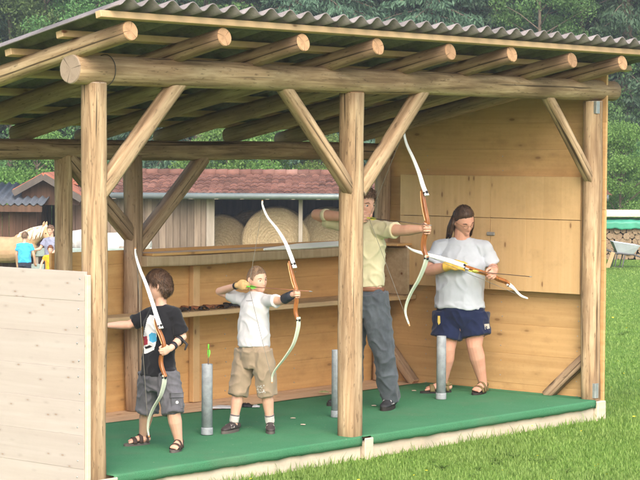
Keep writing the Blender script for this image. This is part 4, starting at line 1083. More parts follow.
    bpy.context.view_layer.update()
    pw = cloth('white_print', (.72, .72, .72), .05); pr = plain('red_print', (.34, .03, .05), .7); pb = plain('blue_print', (.07, .36, .58), .7)
    printed('print', [(150, 315), (154, 315.5), (156.5, 320), (157, 327), (156.5, 341), (154, 350), (148, 353), (144.5, 354), (144, 348), (143.8, 336), (145.5, 327), (147.5, 319)], pw, .0025)
    printed('print', [(143.6, 336.5), (147.8, 336), (148, 344), (145.5, 345.5), (143.6, 344)], pr, .0045)
    printed('print', [(149.3, 334.5), (152, 332.5), (156.5, 333.5), (157, 341), (153, 343), (150, 341.5)], pb, .0045)
    printed('print', [(145, 347), (150, 345), (153, 346.5), (150, 348), (146, 349)], BLACKTEE, .0045)
    bm = bmesh.new(); torso(bm, J, [(159, 391, 0, .090, .080), (159, 380, 0, .116, .100), (159, 368, 0, .112, .096)], side, 'flat')
    for h, k in ((hA, kA), (hB, kB)):
        tube(bm, [h+V((0, 0, .03)), h.lerp(k, .45), h.lerp(k, 1.02)], [.080, .080, .078], 18, cap='flat')
    so = skinned('shorts', bm, GREYSH, T, .0055, 3, .008, 15, 5, over=BD); push(tee, so, .006)
    ph = hB.lerp(kB, .62); n = dirv(.35, .93); l = dirv(.93, -.35); bm = bmesh.new(); obox(bm, ph+n*.080+l*.012, l, n, V((0, 0, 1)), .040, .010, .048, .005); obox(bm, ph+n*.084+l*.012+V((0, 0, .040)), l, n, V((0, 0, 1)), .043, .011, .014, .004); sub('pocket', bm, GREYSH, so)
    bm = bmesh.new(); bmesh.ops.create_circle(bm, cap_ends=True, radius=.010, segments=14); bmesh.ops.transform(bm, matrix=Matrix.Translation(ph+n*.0915+l*.012-V((0, 0, .008))) @ n.to_track_quat('Z', 'Y').to_matrix().to_4x4(), verts=bm.verts); sub('badge', bm, pw, so)
    sandal(T, fA, dA, .76, None, BRSTRAP, GREYSOLE); sandal(T, fB, dB, .76, None, BRSTRAP, GREYSOLE)
    bm = bmesh.new(); d2 = (wL-elL).normalized()
    for t, r in ((.30, .034), (.74, .028)):
        c = elL.lerp(wL, t); tube(bm, [c-d2*.013, c+d2*.013], [r, r], 16, cap='flat')
    q = elL.lerp(wL, .3)+dirv(.8, .3)*.034; tube(bm, [q, q+dirv(.6, .2, -.6)*.035, q+dirv(.2, .2, -1)*.06], [.008, .009, .006], 8)
    obj('arm_guard', bm, BLACKL, T, smooth=True)
    return grip
G1 = boy_black()

# --- boy in the white T-shirt
def boy_white():
    w0 = 15.05; J = W(w0); fA = on_z(234, 432, 0); fB = on_z(270, 432, 0)
    T = thing('person', 'boy in a white T-shirt and khaki shorts drawing a bow between the posts', 'person', V(((fA.x+fB.x)/2, (fA.y+fB.y)/2, 0)))
    hf = dirv(.66, .75, -.04); Mh = frame(J(257, 280, -.0), hf, V((0, 0, 1))+dirv(-1, 0)*.10, .80)
    shL = J(267.5, 300.5, -.07); shR = J(242.5, 299.5, .08); side = (shL-shR).normalized(); bm = bmesh.new()
    torso(bm, J, [(254, 354, 0, .094, .078), (254, 340, 0, .096, .080), (254, 322, 0, .092, .076), (255, 306, 0, .102, .078), (255.5, 299, 0, .08, .056)], side)
    for q in (shL, shR): tube(bm, [J(255.5, 297.5, .01), q], [.034, .034], 12)
    tube(bm, [J(255.5, 301, .02), J(256, 293, .01), J(256, 288, .01)], [.045, .038, .038], 14)
    grip = J(296.8, 294.5, -.40); d = V((0, -1, .02)); n = V((-1, 0, 0)); sL = .70; wL = grip-d*.070*sL-n*.028*sL; elL = J(281, 301, -.20)
    nock = J(248.8, 286.6, -.13); wR = nock+V((0, .108, .004)); elR = J(219.5, 291.5, .17)
    tube(bm, [shL, (shL+elL)/2, elL], [.036, .032, .028], 14); tube(bm, [elL, elL.lerp(wL, .35), wL], [.028, .028, .020], 14)
    tube(bm, [shR, (shR+elR)/2, elR], [.036, .033, .029], 14); tube(bm, [elR, elR.lerp(wR, .35), wR], [.029, .028, .020], 14)
    hand(bm, wL, d, n, -1, sL, 1.1); dR = V((-.12, -1, 0)).normalized(); hand(bm, wR, dR, V((1, -.1, 0)), 1, .68, .75)
    hA, hB = J(246, 354, .05), J(262, 354, -.05); kA, kB = J(238, 393, .03), J(267, 393, -.01); aA, aB = fA+V((0, 0, .075)), fB+V((0, 0, .075))
    for h, k, a, f in ((hA, kA, aA, fA), (hB, kB, aB, fB)):
        tube(bm, [h, (h+k)/2, k, k*.7+a*.3, k*.3+a*.7, a, f+V((0, 0, .05))], [.068, .060, .042, .043, .033, .028, .028], 14)
    add_head(bm, Mh, .7, 1.09); BD = skinned('body', bm, SK_K, T, .0036, 3)
    hair(T, Mh, HB2, .0045, 1500, .009, 5, rough=.25, lift=-.003, fat=1.09)
    face(T, Mh, HB2, .75, gaze=.3)
    bm = bmesh.new(); torso(bm, J, [(253, 346.5, 0, .124, .104), (253.3, 334, 0, .121, .102), (254, 319, 0, .113, .096), (255, 306.5, 0, .116, .088), (255.5, 300.5, 0, .092, .064), (256, 296.5, 0, .050, .047)], side, 'flat')
    for q in (shL, shR): tube(bm, [J(255.5, 299.5, .01), q], [.042, .043], 14)
    e = shR.lerp(elR, .62); tube(bm, [J(250, 304, .03), shR, shR.lerp(elR, .35), e], [.040, .044, .045, .048], 16, cap='end'); e = shL.lerp(elL, .66); tube(bm, [J(260, 304, -.02), shL, shL.lerp(elL, .4), e], [.040, .044, .046, .051], 16, cap='end')
    bmc = bmesh.new(); tube(bmc, [J(255.9, 298.6, .012), J(256.1, 296.0, .010)], [.050, .0445], 20, cap='flat'); obj('collar', bmc, WHITETEE, T, smooth=True)
    tee = skinned('t_shirt', bm, WHITETEE, T, .0055, 6, .007, 13, 9, over=BD, gap=.010)
    bpy.context.view_layer.update(); tm = Matrix.Translation(tee.location+T.location); bm = bmesh.new()
    for i in range(6):
        pr = []
        for a, b in ((0, 0), (.75, 0), (.75, .8), (0, .8)):
            ok, loc, nor, _ = tee.ray_cast(tm.inverted() @ CAM, ray(246.3+i*1.05+a, 300.4+b).normalized(), distance=60)
            if ok: pr.append(bm.verts.new(tm @ (loc+nor*.002)))
        if len(pr) == 4: bm.faces.new(pr)
    sub('print', bm, plain('grey_print', (.20, .20, .22), .7), tee)
    bm = bmesh.new(); torso(bm, J, [(254, 368, 0, .088, .080), (254, 356, 0, .112, .100), (254, 340, 0, .108, .094)], side, 'flat')
    for h, k in ((hA, kA), (hB, kB)): tube(bm, [h+V((0, 0, .03)), h.lerp(k, .45), h.lerp(k, 1.06)], [.078, .076, .070], 18, cap='flat')
    so = skinned('shorts', bm, KHAKI, T, .0055, 3, .008, 13, 2, over=BD); push(tee, so, .006)
    bpy.context.view_layer.update(); tm = Matrix.Translation(so.location+T.location); bm = bmesh.new(); rr = random.Random(4)
    for i in range(26):
        x, y = 256+rr.random()*9, 384.5+rr.random()*8; pr = []; w, h = rr.choice(((1.8, .6), (.7, 1.6), (1.2, .5)))
        for a, b in ((0, 0), (w, .2), (w, h), (0, h)):
            ok, loc, nor, _ = so.ray_cast(tm.inverted() @ CAM, ray(x+a, y+b).normalized(), distance=60)
            if ok: pr.append(bm.verts.new(tm @ (loc+nor*.003)))
        if len(pr) == 4: bm.faces.new(pr)
    sub('embroidery', bm, plain('pale_embroidery', (.60, .60, .57), .8), so)
    for a, k, f, dd in ((aA, kA, fA, dirv(-.52, .85)), (aB, kB, fB, dirv(.06, 1))):
        bm = bmesh.new(); p = f+V((0, 0, .07)); q = a.lerp(k, .21); tube(bm, [p, q], [.034, .034], 14, cap='flat'); sk = skinned('sock', bm, SOCK, T, .004, 2, .002, 40, over=BD, gap=.004)
        bm = bmesh.new(); q2 = a.lerp(k, .255); tube(bm, [q, q2], [.0355, .0365], 14, cap='flat'); sub('sock_cuff', bm, SOCKD, sk, True)
        shoe(T, f, dd, .76, plain('dark_shoe_leather', (.055, .045, .045), .55, .3, 20), GREYSOLE, plain('shoe_stripe', (.34, .31, .30), .6))
    bm = bmesh.new(); p = elL.lerp(wL, .30); q = elL.lerp(wL, .93); tube(bm, [p, p.lerp(q, .5), q], [.036, .034, .030], 16, cap='flat'); obj('arm_guard', bm, plain('charcoal_leather', (.028, .032, .045), .55, .2, 20), T, smooth=True)
    bm = bmesh.new(); hand(bm, wR, dR, V((1, -.1, 0)), 1, .68, .75, fat=1.22); skinned('glove', bm, TAN, T, .004, 2, over=BD, gap=.003)
    dr = (wR-elR).normalized(); bm = bmesh.new(); c = elR.lerp(wR, .93); tube(bm, [c-dr*.012, c+dr*.012], [.026, .026], 14, cap='flat'); obj('wrist_strap', bm, BLACKL, T, smooth=True)
    return grip, nock
G2, N2 = boy_white()

# --- man in the yellow T-shirt behind the middle post
def man_yellow():
    w0 = 16.4; J = W(w0); fA = on_z(351, 405.5, 0); fB = on_z(391, 408.5, 0)
    T = thing('person', 'man in a pale yellow shirt and grey jeans drawing a bow', 'person', V(((fA.x+fB.x)/2, (fA.y+fB.y)/2, 0)))
    hf = dirv(.66, .75, -.08); Mh = frame(J(363.3, 205.0, -.02), hf, V((0, 0, 1))+dirv(-1, 0)*.02, 1.03)
    shL = J(384, 229.5, -.14); shR = J(347, 226, .15); side = (shL-shR).normalized(); bm = bmesh.new()
    torso(bm, J, [(364, 302, 0, .155, .115), (365, 288, 0, .150, .110), (364.5, 266, 0, .148, .108), (365, 244, 0, .178, .118), (364, 230, 0, .135, .08)], side)
    for q in (shL, shR): tube(bm, [J(364, 225, .02), q], [.050, .052], 14)
    tube(bm, [J(364, 232, .03), J(363.5, 222, .02), J(363.5, 212, .02)], [.070, .058, .058], 16)
    grip = J(426.3, 229.5, -.52); d = V((0, -1, .0)); n = V((-1, 0, 0)); wL = grip-d*.072-n*.030; elL = J(403, 230.5, -.30)
    nock = J(369, 218, -.19); wR = nock+V((0, .16, .0)); elR = J(316.5, 214.5, .22)
    tube(bm, [shL, (shL+elL)/2, elL], [.054, .049, .041], 16); tube(bm, [elL, elL.lerp(wL, .3), wL], [.041, .043, .029], 16)
    tube(bm, [shR, (shR+elR)/2, elR], [.054, .051, .044], 16); tube(bm, [elR, elR.lerp(wR, .3), wR], [.044, .044, .030], 16)
    hand(bm, wL, d, n, -1, 1.0, 1.1); hand(bm, wR, V((.02, -1, 0)), V((1, -.1, 0)), 1, .98, .75)
    hA, hB = J(357, 300, .09), J(373.5, 300, -.07); kA, kB = J(353, 354, .12), J(383.5, 352, -.05); aA, aB = fA+V((0, 0, .10)), fB+V((0, 0, .10))
    for h, k, a, f in ((hA, kA, aA, fA), (hB, kB, aB, fB)):
        tube(bm, [h, (h+k)/2, k, k*.7+a*.3, k*.3+a*.7, a, f+V((0, 0, .06))], [.095, .080, .058, .058, .044, .036, .036], 16)
    add_head(bm, Mh); BD = skinned('body', bm, SK_A, T, .0042, 3)
    hair(T, Mh, HB3, .018, 2200, .036, 11, rough=.6, lift=.006, flow=(0, -.5, -.8)); face(T, Mh, HB3, gaze=0)
    bm = bmesh.new(); torso(bm, J, [(366.5, 287.5, 0, .158, .120), (365.5, 278, 0, .166, .126), (365, 262, 0, .168, .126), (365, 245, 0, .186, .128), (364, 232, 0, .145, .09), (363.7, 224.5, .01, .078, .072)], side, 'flat')
    for q in (shL, shR): tube(bm, [J(364, 228, .02), q], [.060, .062], 14)
    e = shR.lerp(elR, .72); tube(bm, [J(357, 236, .05), shR, shR.lerp(elR, .35), e], [.06, .064, .065, .068], 18, cap='end'); e = shL.lerp(elL, .62); tube(bm, [J(371, 236, -.03), shL, shL.lerp(elL, .35), e], [.06, .064, .063, .065], 18, cap='end')
    tee = skinned('t_shirt', bm, YELLOWTEE, T, .0065, 6, .009, 11, 4, over=BD, gap=.010)
    bm = bmesh.new(); tube(bm, [J(363.8, 226, .012), J(363.6, 222.5, .015)], [.076, .069], 20, cap='flat'); obj('collar', bm, YELLOWTEE, T, smooth=True)
    bm = bmesh.new(); torso(bm, J, [(364.5, 318, 0, .11, .10), (365, 304, 0, .165, .128), (366, 289, 0, .160, .120)], side, 'flat')
    for h, k, f in ((hA, kA, fA), (hB, kB, fB)): tube(bm, [h+V((0, 0, .05)), h.lerp(k, .45), k, k.lerp(f, .5), f+V((0, 0, .065))], [.115, .105, .085, .078, .072], 18, cap='flat')
    je = skinned('jeans', bm, DENIM, T, .0065, 3, .009, 12, 6, over=BD)
    bm = bmesh.new(); torso(bm, J, [(366, 291, 0, .165, .126), (366.1, 287.2, 0, .164, .125)], side, 'flat'); obj('belt', bm, LEATHER, T, smooth=True)
    for f, dd in ((fA, dirv(-.95, .25)), (fB, dirv(-.35, .93))): shoe(T, f, dd, 1.0, plain('black_shoe', (.03, .03, .033), .55, .3, 20), RUB, plain('pale_stripe', (.40, .40, .40), .6))
    return grip, nock
G3, N3 = man_yellow()

# --- long-haired man in shorts, right
def man_grey():
    w0 = 17.50; J = W(w0); fA = on_z(443, 392.8, 0); fB = on_z(482.5, 393, 0)
    T = thing('person', 'long-haired man in a light grey shirt and navy shorts looking down', 'person', V(((fA.x+fB.x)/2, (fA.y+fB.y)/2, 0)))
    hf = dirv(.52, .86, -.58); Mh = frame(J(463.5, 220.5, -.06), hf, V((0, 0, 1))+dirv(.12, .4), 1.02)
    shL = J(485, 249, -.02); shR = J(439.5, 248, .03); side = (shL-shR).normalized(); bm = bmesh.new()
    torso(bm, J, [(461, 318, 0, .175, .14), (460.5, 300, 0, .178, .15), (460, 280, 0, .180, .15), (461, 260, 0, .190, .135), (461.5, 247, 0, .14, .085)], side)
    for q in (shL, shR): tube(bm, [J(461.5, 243.5, .02), q], [.052, .056], 14)
    tube(bm, [J(461.5, 248, .03), J(461.5, 239, .0), J(462, 231, -.02)], [.078, .066, .064], 16)
    elR = J(429.5, 270.5, -.03); glove = J(461.5, 267, -.22); dR = (glove-J(440, 269, -.14)).normalized(); wR = J(449.5, 266, -.20)
    elL = J(492.5, 268, .0); grip = J(490.6, 275.0, -.33); d = (grip-J(492, 266, -.05)).normalized(); n = (RH*-1-V((0, 0, .6))).normalized(); n = (n-d*n.dot(d)).normalized(); wL = grip-d*.074-n*.03
    tube(bm, [shL, (shL+elL)/2, elL], [.058, .053, .045], 16); tube(bm, [elL, elL.lerp(wL, .35), wL], [.045, .045, .031], 16)
    tube(bm, [shR, (shR+elR)/2, elR], [.058, .054, .047], 16); tube(bm, [elR, elR.lerp(wR, .35), wR], [.047, .047, .032], 16)
    hand(bm, wL, d, n, -1, 1.0, 1.0); hand(bm, wR, dR, (FH*.9-V((0, 0, .5))), 1, 1.0, .55)
    hA, hB = J(449, 318, .02), J(474, 318, -.01); kA, kB = J(447.5, 349, -.0), J(474.5, 346, -.03); aA, aB = fA+V((0, 0, .095)), fB+V((0, 0, .095))
    for h, k, a, f in ((hA, kA, aA, fA), (hB, kB, aB, fB)):
        tube(bm, [h, (h+k)/2, k, k*.7+a*.3, k*.3+a*.7, a, f+V((0, 0, .06))], [.105, .090, .064, .067, .049, .037, .038], 16)
    dA = dirv(-.93, .30); dB = dirv(-.42, .90); bare_foot(bm, fA, dA, 1.0, .022); bare_foot(bm, fB, dB, 1.0, .022)
    add_head(bm, Mh, 1.0, 1.06); BD = skinned('body', bm, SK_R, T, .0042, 3)
    locks = []
    rr = random.Random(2)
    for k in range(26):
        q = math.pi*(1.02+.96*k/25)+rr.uniform(-.08, .08); x, y = math.cos(q), math.sin(q); a = rr.uniform(-.012, .012)
        locks.append(([(.080*x, .080*y*1.0-.005, .035), (.092*x, .092*y-.002, -.03), (.104*x+a, .088*y-.004, -.085), (.108*x+a*2, .088*y-.006, -.165-.035*rr.random())], [.013, .019, .019, .007]))
    hair(T, Mh, HB4, .010, 1500, .045, 7, rough=.2, lift=-.0025, flow=(0, -1, -.35), fat=1.06, locks=locks, swept=True, hl=([-.1, -.06, -.03, -.005, .02, .035, .05, .07, .1], [-.10, -.09, -.06, .0, .02, .045, .060, .070, .074]))
    face(T, Mh, HB4, closed=True)
    bm = bmesh.new(); s = Mh.to_scale().x
    for sx in (-1, 1):
        tube(bm, [Mh @ V((sx*.032+.020*math.cos(q), .099-.012*abs(math.cos(q))*(1 if math.cos(q)*sx > 0 else 0), .0+.015*math.sin(q))) for q in np.linspace(0, 2*math.pi, 21)], [.0013*s]*21, 6, cap='open')
        tube(bm, [Mh @ V((sx*.052, .087, .004)), Mh @ V((sx*.079, .03, .008)), Mh @ V((sx*.083, -.005, .006))], [.0013*s]*3, 6)
    tube(bm, [Mh @ V((-.012, .100, .003)), Mh @ V((0, .103, .006)), Mh @ V((.012, .100, .003))], [.0013*s]*3, 6); obj('glasses', bm, plain('brass_frame', (.30, .22, .12), .35, metal=.7), T)
    bm = bmesh.new(); torso(bm, J, [(459.5, 308, 0, .205, .165), (459.5, 298, 0, .205, .170), (460, 280, 0, .200, .168), (461, 262, 0, .206, .150), (461.5, 249, 0, .152, .096), (461.6, 241.5, .01, .080, .076)], side, 'flat')
    for q in (shL, shR): tube(bm, [J(461.5, 246, .02), q], [.064, .068], 14)
    e = shR.lerp(elR, .72); tube(bm, [J(452, 256, .02), shR, shR.lerp(elR, .35), e], [.06, .070, .073, .078], 18, cap='end'); e = shL.lerp(elL, .78); tube(bm, [J(470, 256, 0), shL, shL.lerp(elL, .4), e], [.06, .070, .073, .078], 18, cap='end')
    bmc = bmesh.new(); tube(bmc, [J(461.5, 243.5, .006), J(461.7, 240.6, -.004)], [.080, .0725], 22, cap='flat'); obj('collar', bmc, GREYTEE, T, smooth=True)
    tee = skinned('t_shirt', bm, GREYTEE, T, .0065, 6, .009, 10, 3, over=BD, gap=.010)
    bm = bmesh.new(); torso(bm, J, [(461, 326, 0, .13, .12), (461, 316, 0, .200, .165), (460.5, 302, 0, .192, .158)], side, 'flat')
    for h, k in ((hA, kA), (hB, kB)): tube(bm, [h+V((0, 0, .05)), h.lerp(k, .3), h.lerp(k, .64)+side*(.012 if h is hB else -.012)], [.132, .130, .132], 20, cap='flat')
    so = skinned('shorts', bm, NAVY, T, .0065, 3, .008, 12, 8, over=BD); push(tee, so, .008)
    bpy.context.view_layer.update(); tm = Matrix.Translation(so.location+T.location)
    def patch(poly, mat, nm):
        bm = bmesh.new(); vs = []
        for x, y in poly:
            ok, loc, nor, _ = so.ray_cast(tm.inverted() @ CAM, ray(x, y).normalized(), distance=60)
            if ok: vs.append(bm.verts.new(tm @ (loc+nor*.004)))
        if len(vs) > 2: bm.faces.new(vs)
        sub(nm, bm, mat, so)
    patch([(483.8, 324.2), (488.6, 323.6), (489.4, 328.6), (484.8, 329.4)], plain('pale_label', (.50, .48, .42), .7), 'sewn_label')
    patch([(485.2, 325.6), (488.0, 325.2), (488.3, 327.2), (485.6, 327.6)], NAVY, 'sewn_label')
    patch([(438, 316), (440.2, 316), (440.6, 323), (438.8, 325), (437.8, 322)], plain('yellow_tag', (.66, .50, .12), .7), 'hanging_tag')
    sandal(T, fA, dA, 1.02, None, OLIVE, RUB); sandal(T, fB, dB, 1.02, None, OLIVE, RUB)
    bm = bmesh.new(); hand(bm, wR, dR, (FH*.9-V((0, 0, .5))), 1, 1.0, .55, fat=1.2); tube(bm, [wR-dR*.05, wR+dR*.01], [.040, .032], 14, cap='flat'); skinned('glove', bm, YGLOVE, T, .0045, 2, over=BD, gap=.003)
    dl = (wL-elL).normalized(); bm = bmesh.new(); c = elL.lerp(wL, .62); tube(bm, [c-dl*.006, c+dl*.006], [.040, .039], 16, cap='flat'); obj('wrist_band', bm, LEATHER, T, smooth=True)
    return grip
G4 = man_grey()

# ------------------------------------------------------------------ people and horses by the barn
def far_person(label, px, w, top, hfd, hair_m, shirt, legs, sleeves, armL, armR, girl=False, skin=SK_A, vest=None):
    g = gz(px, w); b = bp(px, w, g); H = at(px, top, w).z-g; s = H/1.72; f = dirv(*hfd); l = V((0, 0, 1)).cross(f); Z = V((0, 0, 1))
    T = thing('person', label, 'person', b); P = lambda x, y, z: b+l*(x*s)+f*(y*s)+Z*(z*s); bm = bmesh.new()
    tube(bm, [P(0, 0, .88), P(0, 0, 1.0), P(0, .01, 1.2), P(0, 0, 1.38)], [(.15*s, .10*s), (.14*s, .10*s), (.165*s, .11*s), (.13*s, .07*s)], 14, side=l); tube(bm, [P(0, 0, 1.36), P(0, .01, 1.54)], [.055*s]*2, 10)
    for sx, (e, h) in ((1, armL), (-1, armR)):
        sh = P(sx*.19, 0, 1.36); el = P(*e); ha = P(*h); tube(bm, [sh, el], [.05*s, .04*s], 10); tube(bm, [el, ha], [.04*s, .028*s], 10); hand(bm, ha, (ha-el).normalized(), f+Z*.2, sx, s, .4)
        hp = P(sx*.09, 0, .90); kn = P(sx*.10, .03, .48); fo = P(sx*.11, 0, .06); tube(bm, [hp, kn], [.085*s, .058*s], 12); tube(bm, [kn, fo], [.056*s, .036*s], 12); tube(bm, [P(sx*.11, -.05, .04), P(sx*.12, .16, .03)], [(.04*s, .04*s), (.04*s, .03*s)], 10, side=l)
    M4 = frame(P(0, .03, 1.61), f-Z*.15, Z, s*(1.0 if s > .8 else 1.14)); add_head(bm, M4); skinned('body', bm, skin, T, .009, 2)
    hair(T, M4, hair_m, .018, 200, .06, 3, locks=[([(x, -.06, .0), (x*1.1, -.085, -.08), (x, -.07, -.16)], [.03, .03, .015]) for x in (-.05, 0, .05)] if girl else ()); face(T, M4, hair_m)
    bm = bmesh.new(); tube(bm, [P(0, 0, .90), P(0, 0, 1.05), P(0, .01, 1.22), P(0, 0, 1.39), P(0, 0, 1.44)], [(.19*s, .14*s), (.18*s, .14*s), (.19*s, .14*s), (.15*s, .09*s), (.07*s, .06*s)], 16, side=l, cap='flat')
    if sleeves:
        for sx, (e, h) in ((1, armL), (-1, armR)): sh = P(sx*.18, 0, 1.36); tube(bm, [P(sx*.06, 0, 1.37), sh, sh.lerp(P(*e), sleeves)], [.07*s, .068*s, .068*s], 14, cap='end')
    skinned('vest' if vest else 't_shirt', bm, shirt, T, .012, 4, .008, 9, 3)
    bm = bmesh.new(); tube(bm, [P(0, 0, .80), P(0, 0, .96)], [(.16*s, .13*s), (.17*s, .13*s)], 16, side=l, cap='flat')
    for sx in (-1, 1): tube(bm, [P(sx*.09, 0, .92), P(sx*.10, .03, .48), P(sx*.11, 0, .09 if legs[1] else .44)], [.10*s, .085*s, .075*s], 14, cap='flat')
    skinned('trousers' if legs[1] else 'shorts', bm, legs[0], T, .012, 3, .006, 10, 2); return T
far_person('boy in a bright blue T-shirt seen from behind next to the tan horse', 24.5, 48.3, 232.5, (.25, -.95), hairmat('fair_brown_hair', (.16, .10, .06)), cloth('bright_blue_cotton', (.06, .40, .72)), (cloth('dark_shorts', (.03, .035, .06)), False), .55, ((.25, .05, 1.12), (.24, .16, .90)), ((-.25, .05, 1.12), (-.24, .16, .90)), skin=SK_K)
far_person('woman with dark hair and a grey-violet T-shirt holding the tan horse', 51.5, 48.6, 225.8, (-.5, .8), HB3, cloth('grey_violet_cotton', (.24, .25, .34)), (cloth('dark_trousers', (.04, .045, .07)), True), .6, ((.25, .1, 1.14), (.12, .25, .98)), ((-.28, .12, 1.14), (-.42, .34, 1.10)), girl=True)
far_person('small child in an orange vest standing in front of the woman', 50.5, 47.6, 246.3, (.0, 1), hairmat('reddish_hair', (.18, .07, .035)), cloth('orange_vest', (.85, .33, .02)), (cloth('dark_leggings', (.03, .03, .035)), True), .5, ((.30, .0, 1.15), (.34, .06, .92)), ((-.30, .0, 1.15), (-.34, .06, .92)), skin=SK_K, vest=1)
def horse(label, o, f, coat, mane_m, s, neck, poll, muzzle):
    l = V((0, 0, 1)).cross(f); P = lambda x, y, z: o+f*(x*s)+l*(y*s)+V((0, 0, z*s)); T = thing('horse', label, 'horse', o); bm = bmesh.new()
    tube(bm, [P(-.82, 0, 1.08), P(-.62, 0, 1.10), P(-.2, 0, 1.02), P(.2, 0, 1.02), P(.52, 0, 1.08), P(.68, 0, 1.06)], [(.20*s, .24*s), (.29*s, .31*s), (.31*s, .32*s), (.30*s, .31*s), (.26*s, .30*s), (.17*s, .20*s)], 20, side=l)
    tube(bm, [P(.45, 0, 1.16), P(*neck), P(*poll)], [(.17*s, .27*s), (.12*s, .19*s), (.085*s, .12*s)], 16, side=l)
    pv, mv = V(poll), V(muzzle); tube(bm, [P(*poll), P(*pv.lerp(mv, .35)), P(*pv.lerp(mv, .75)), P(*mv)], [(.095*s, .125*s), (.09*s, .12*s), (.06*s, .075*s), (.062*s, .068*s)], 16, side=l)
    for sy in (-1, 1):
        tube(bm, [P(poll[0]-.02, sy*.05, poll[2]+.08), P(poll[0]+.0, sy*.065, poll[2]+.17), P(poll[0]+.02, sy*.06, poll[2]+.23)], [.03*s, .032*s, .006*s], 8)
        tube(bm, [P(.48, sy*.15, 1.0), P(.48, sy*.16, .72), P(.49, sy*.16, .50), P(.48, sy*.16, .46), P(.48, sy*.16, .16), P(.51, sy*.16, .08)], [.13*s, .085*s, .06*s, .055*s, .042*s, .05*s], 12)
        tube(bm, [P(-.62, sy*.15, 1.05), P(-.50, sy*.17, .80), P(-.62, sy*.17, .62), P(-.74, sy*.17, .50), P(-.70, sy*.17, .17), P(-.66, sy*.17, .08)], [.20*s, .14*s, .085*s, .062*s, .045*s, .05*s], 12)
    skinned('body', bm, coat, T, .014, 4)
    for sy in (-1, 1):
        for x in (.52, -.65):
            bm = bmesh.new(); tube(bm, [P(x, sy*.165, .075), P(x+.03, sy*.165, .002)], [.052*s, .066*s], 12, cap='flat'); obj('hoof', bm, RUB, T)
        bm = bmesh.new(); e = pv.lerp(mv, .30); ball(bm, P(e.x, sy*.085, e.z+.05), .018*s); obj('eye', bm, IRIS, T)
    bm = bmesh.new(); rr = random.Random(3)
    for k in range(70):
        t = rr.random(); c = V((.40, 0, 1.42)).lerp(V(neck)+V((-.06, 0, .17)), min(1, t*2)) if t < .5 else (V(neck)+V((-.06, 0, .17))).lerp(pv+V((.02, 0, .12)), t*2-1); sy = rr.choice((-1, 1)); L = rr.uniform(.16, .30)
        tube(bm, [P(c.x, 0, c.z), P(c.x-.01, sy*.10, c.z-L*.35), P(c.x-.04, sy*.15, c.z-L)], [.022*s, .022*s, .006*s], 6)
    for k in range(10): tube(bm, [P(poll[0]+.02, rr.uniform(-.04, .04), poll[2]+.12), P(poll[0]+.14, rr.uniform(-.06, .06), poll[2]-.02)], [.02*s, .008*s], 6)
    obj('mane', bm, mane_m, T)
    bm = bmesh.new()
    for k in range(24): y = rr.uniform(-.05, .05); tube(bm, [P(-.86, y*.5, 1.22), P(-.98, y, 1.0), P(-.97+rr.uniform(-.04, .04), y*1.4, .6), P(-.94, y*1.3, .32)], [.025*s, .03*s, .025*s, .008*s], 6)
    obj('tail', bm, mane_m, T)
CREAM = plain('cream_mane', (.62, .54, .42), .8, .2, 14)
_p = bp(5, 50.2, gz(5, 50.2)); horse('tan horse with a pale mane standing in front of the dark shed', _p, dirv(.93, .37), plain('tan_coat', (.44, .29, .17), .75, .22, 3, spec=.15), CREAM, 1.0, (.80, 0, 1.38), (1.08, 0, 1.50), (1.30, 0, 1.12))
_p = bp(108, 50.6, gz(108, 50.6)); horse('white horse standing behind the middle of the rear wall', _p, dirv(-.97, -.25), plain('white_coat', (.50, .49, .47), .75, .2, 3), plain('white_mane', (.66, .65, .62), .8, .1, 14), 1.08, (.92, 0, 1.16), (1.22, 0, 1.02), (1.36, 0, .62))

# ------------------------------------------------------------------ bows
def bowwood():
    m = N('laminated_bow_wood'); f = m.noise(m.coord((60, 60, 5)), 1, 4, .6); m.color(m.ramp(f, [(.3, (.19, .06, .018)), (.55, (.34, .125, .035)), (.75, (.47, .21, .07))])); m.rough(.3, .5); return m.m
BWD = bowwood(); BWL = plain('light_maple_strip', (.62, .39, .16), .3, .12, 12, spec=.5); LIMBW = plain('white_limb_glass', (.80, .80, .78), .3, .03, 4, spec=.5); LIMBG = plain('greenish_limb_glass', (.56, .62, .50), .35, .05, 4, spec=.5)
TIP = plain('wooden_tip', (.55, .28, .12), .4); STRING = plain('bow_string', (.20, .19, .16), .7); BOLT = plain('limb_bolt', (.02, .02, .022), .4); LIMBB = plain('wooden_limb_core', (.40, .26, .12), .5)
def smooth_line(pts, n=40):
    """Catmull-Rom through pixel points"""
    P = np.array(pts, float); P = np.vstack([2*P[0]-P[1], P, 2*P[-1]-P[-2]]); out = []
    for i in range(1, len(P)-2):
        for t in np.linspace(0, 1, max(3, n//(len(P)-3)), endpoint=False):
            a, b, c, d = P[i-1], P[i], P[i+1], P[i+2]; out.append(.5*((2*b)+(-a+c)*t+(2*a-5*b+4*c-d)*t*t+(-a+3*b-3*c+d)*t**3))
    out.append(P[-2]); return out
def strip(bm, pts, wid, thk, side, mi=None):
    """flat strip lofted along pts: width along side, thickness across"""
    n = len(pts); prev = None
    for i, p in enumerate(pts):
        t = (pts[min(n-1, i+1)]-pts[max(0, i-1)]).normalized(); b = t.cross(side).normalized(); w, h = wid[i]/2, thk[i]/2; c = min(h*.5, .003)
        ring = [bm.verts.new(p+side*x+b*y) for x, y in ((-w, -h+c), (-w+c, -h), (w-c, -h), (w, -h+c), (w, h-c), (w-c, h), (-w+c, h), (-w, h-c))]
        if prev:
            for k in range(8): f = bm.faces.new((prev[k], prev[(k+1) % 8], ring[(k+1) % 8], ring[k])); f.material_index = mi(i/n) if mi else 0
        else: bm.faces.new(ring[::-1])
        prev = ring
    bm.faces.new(prev)
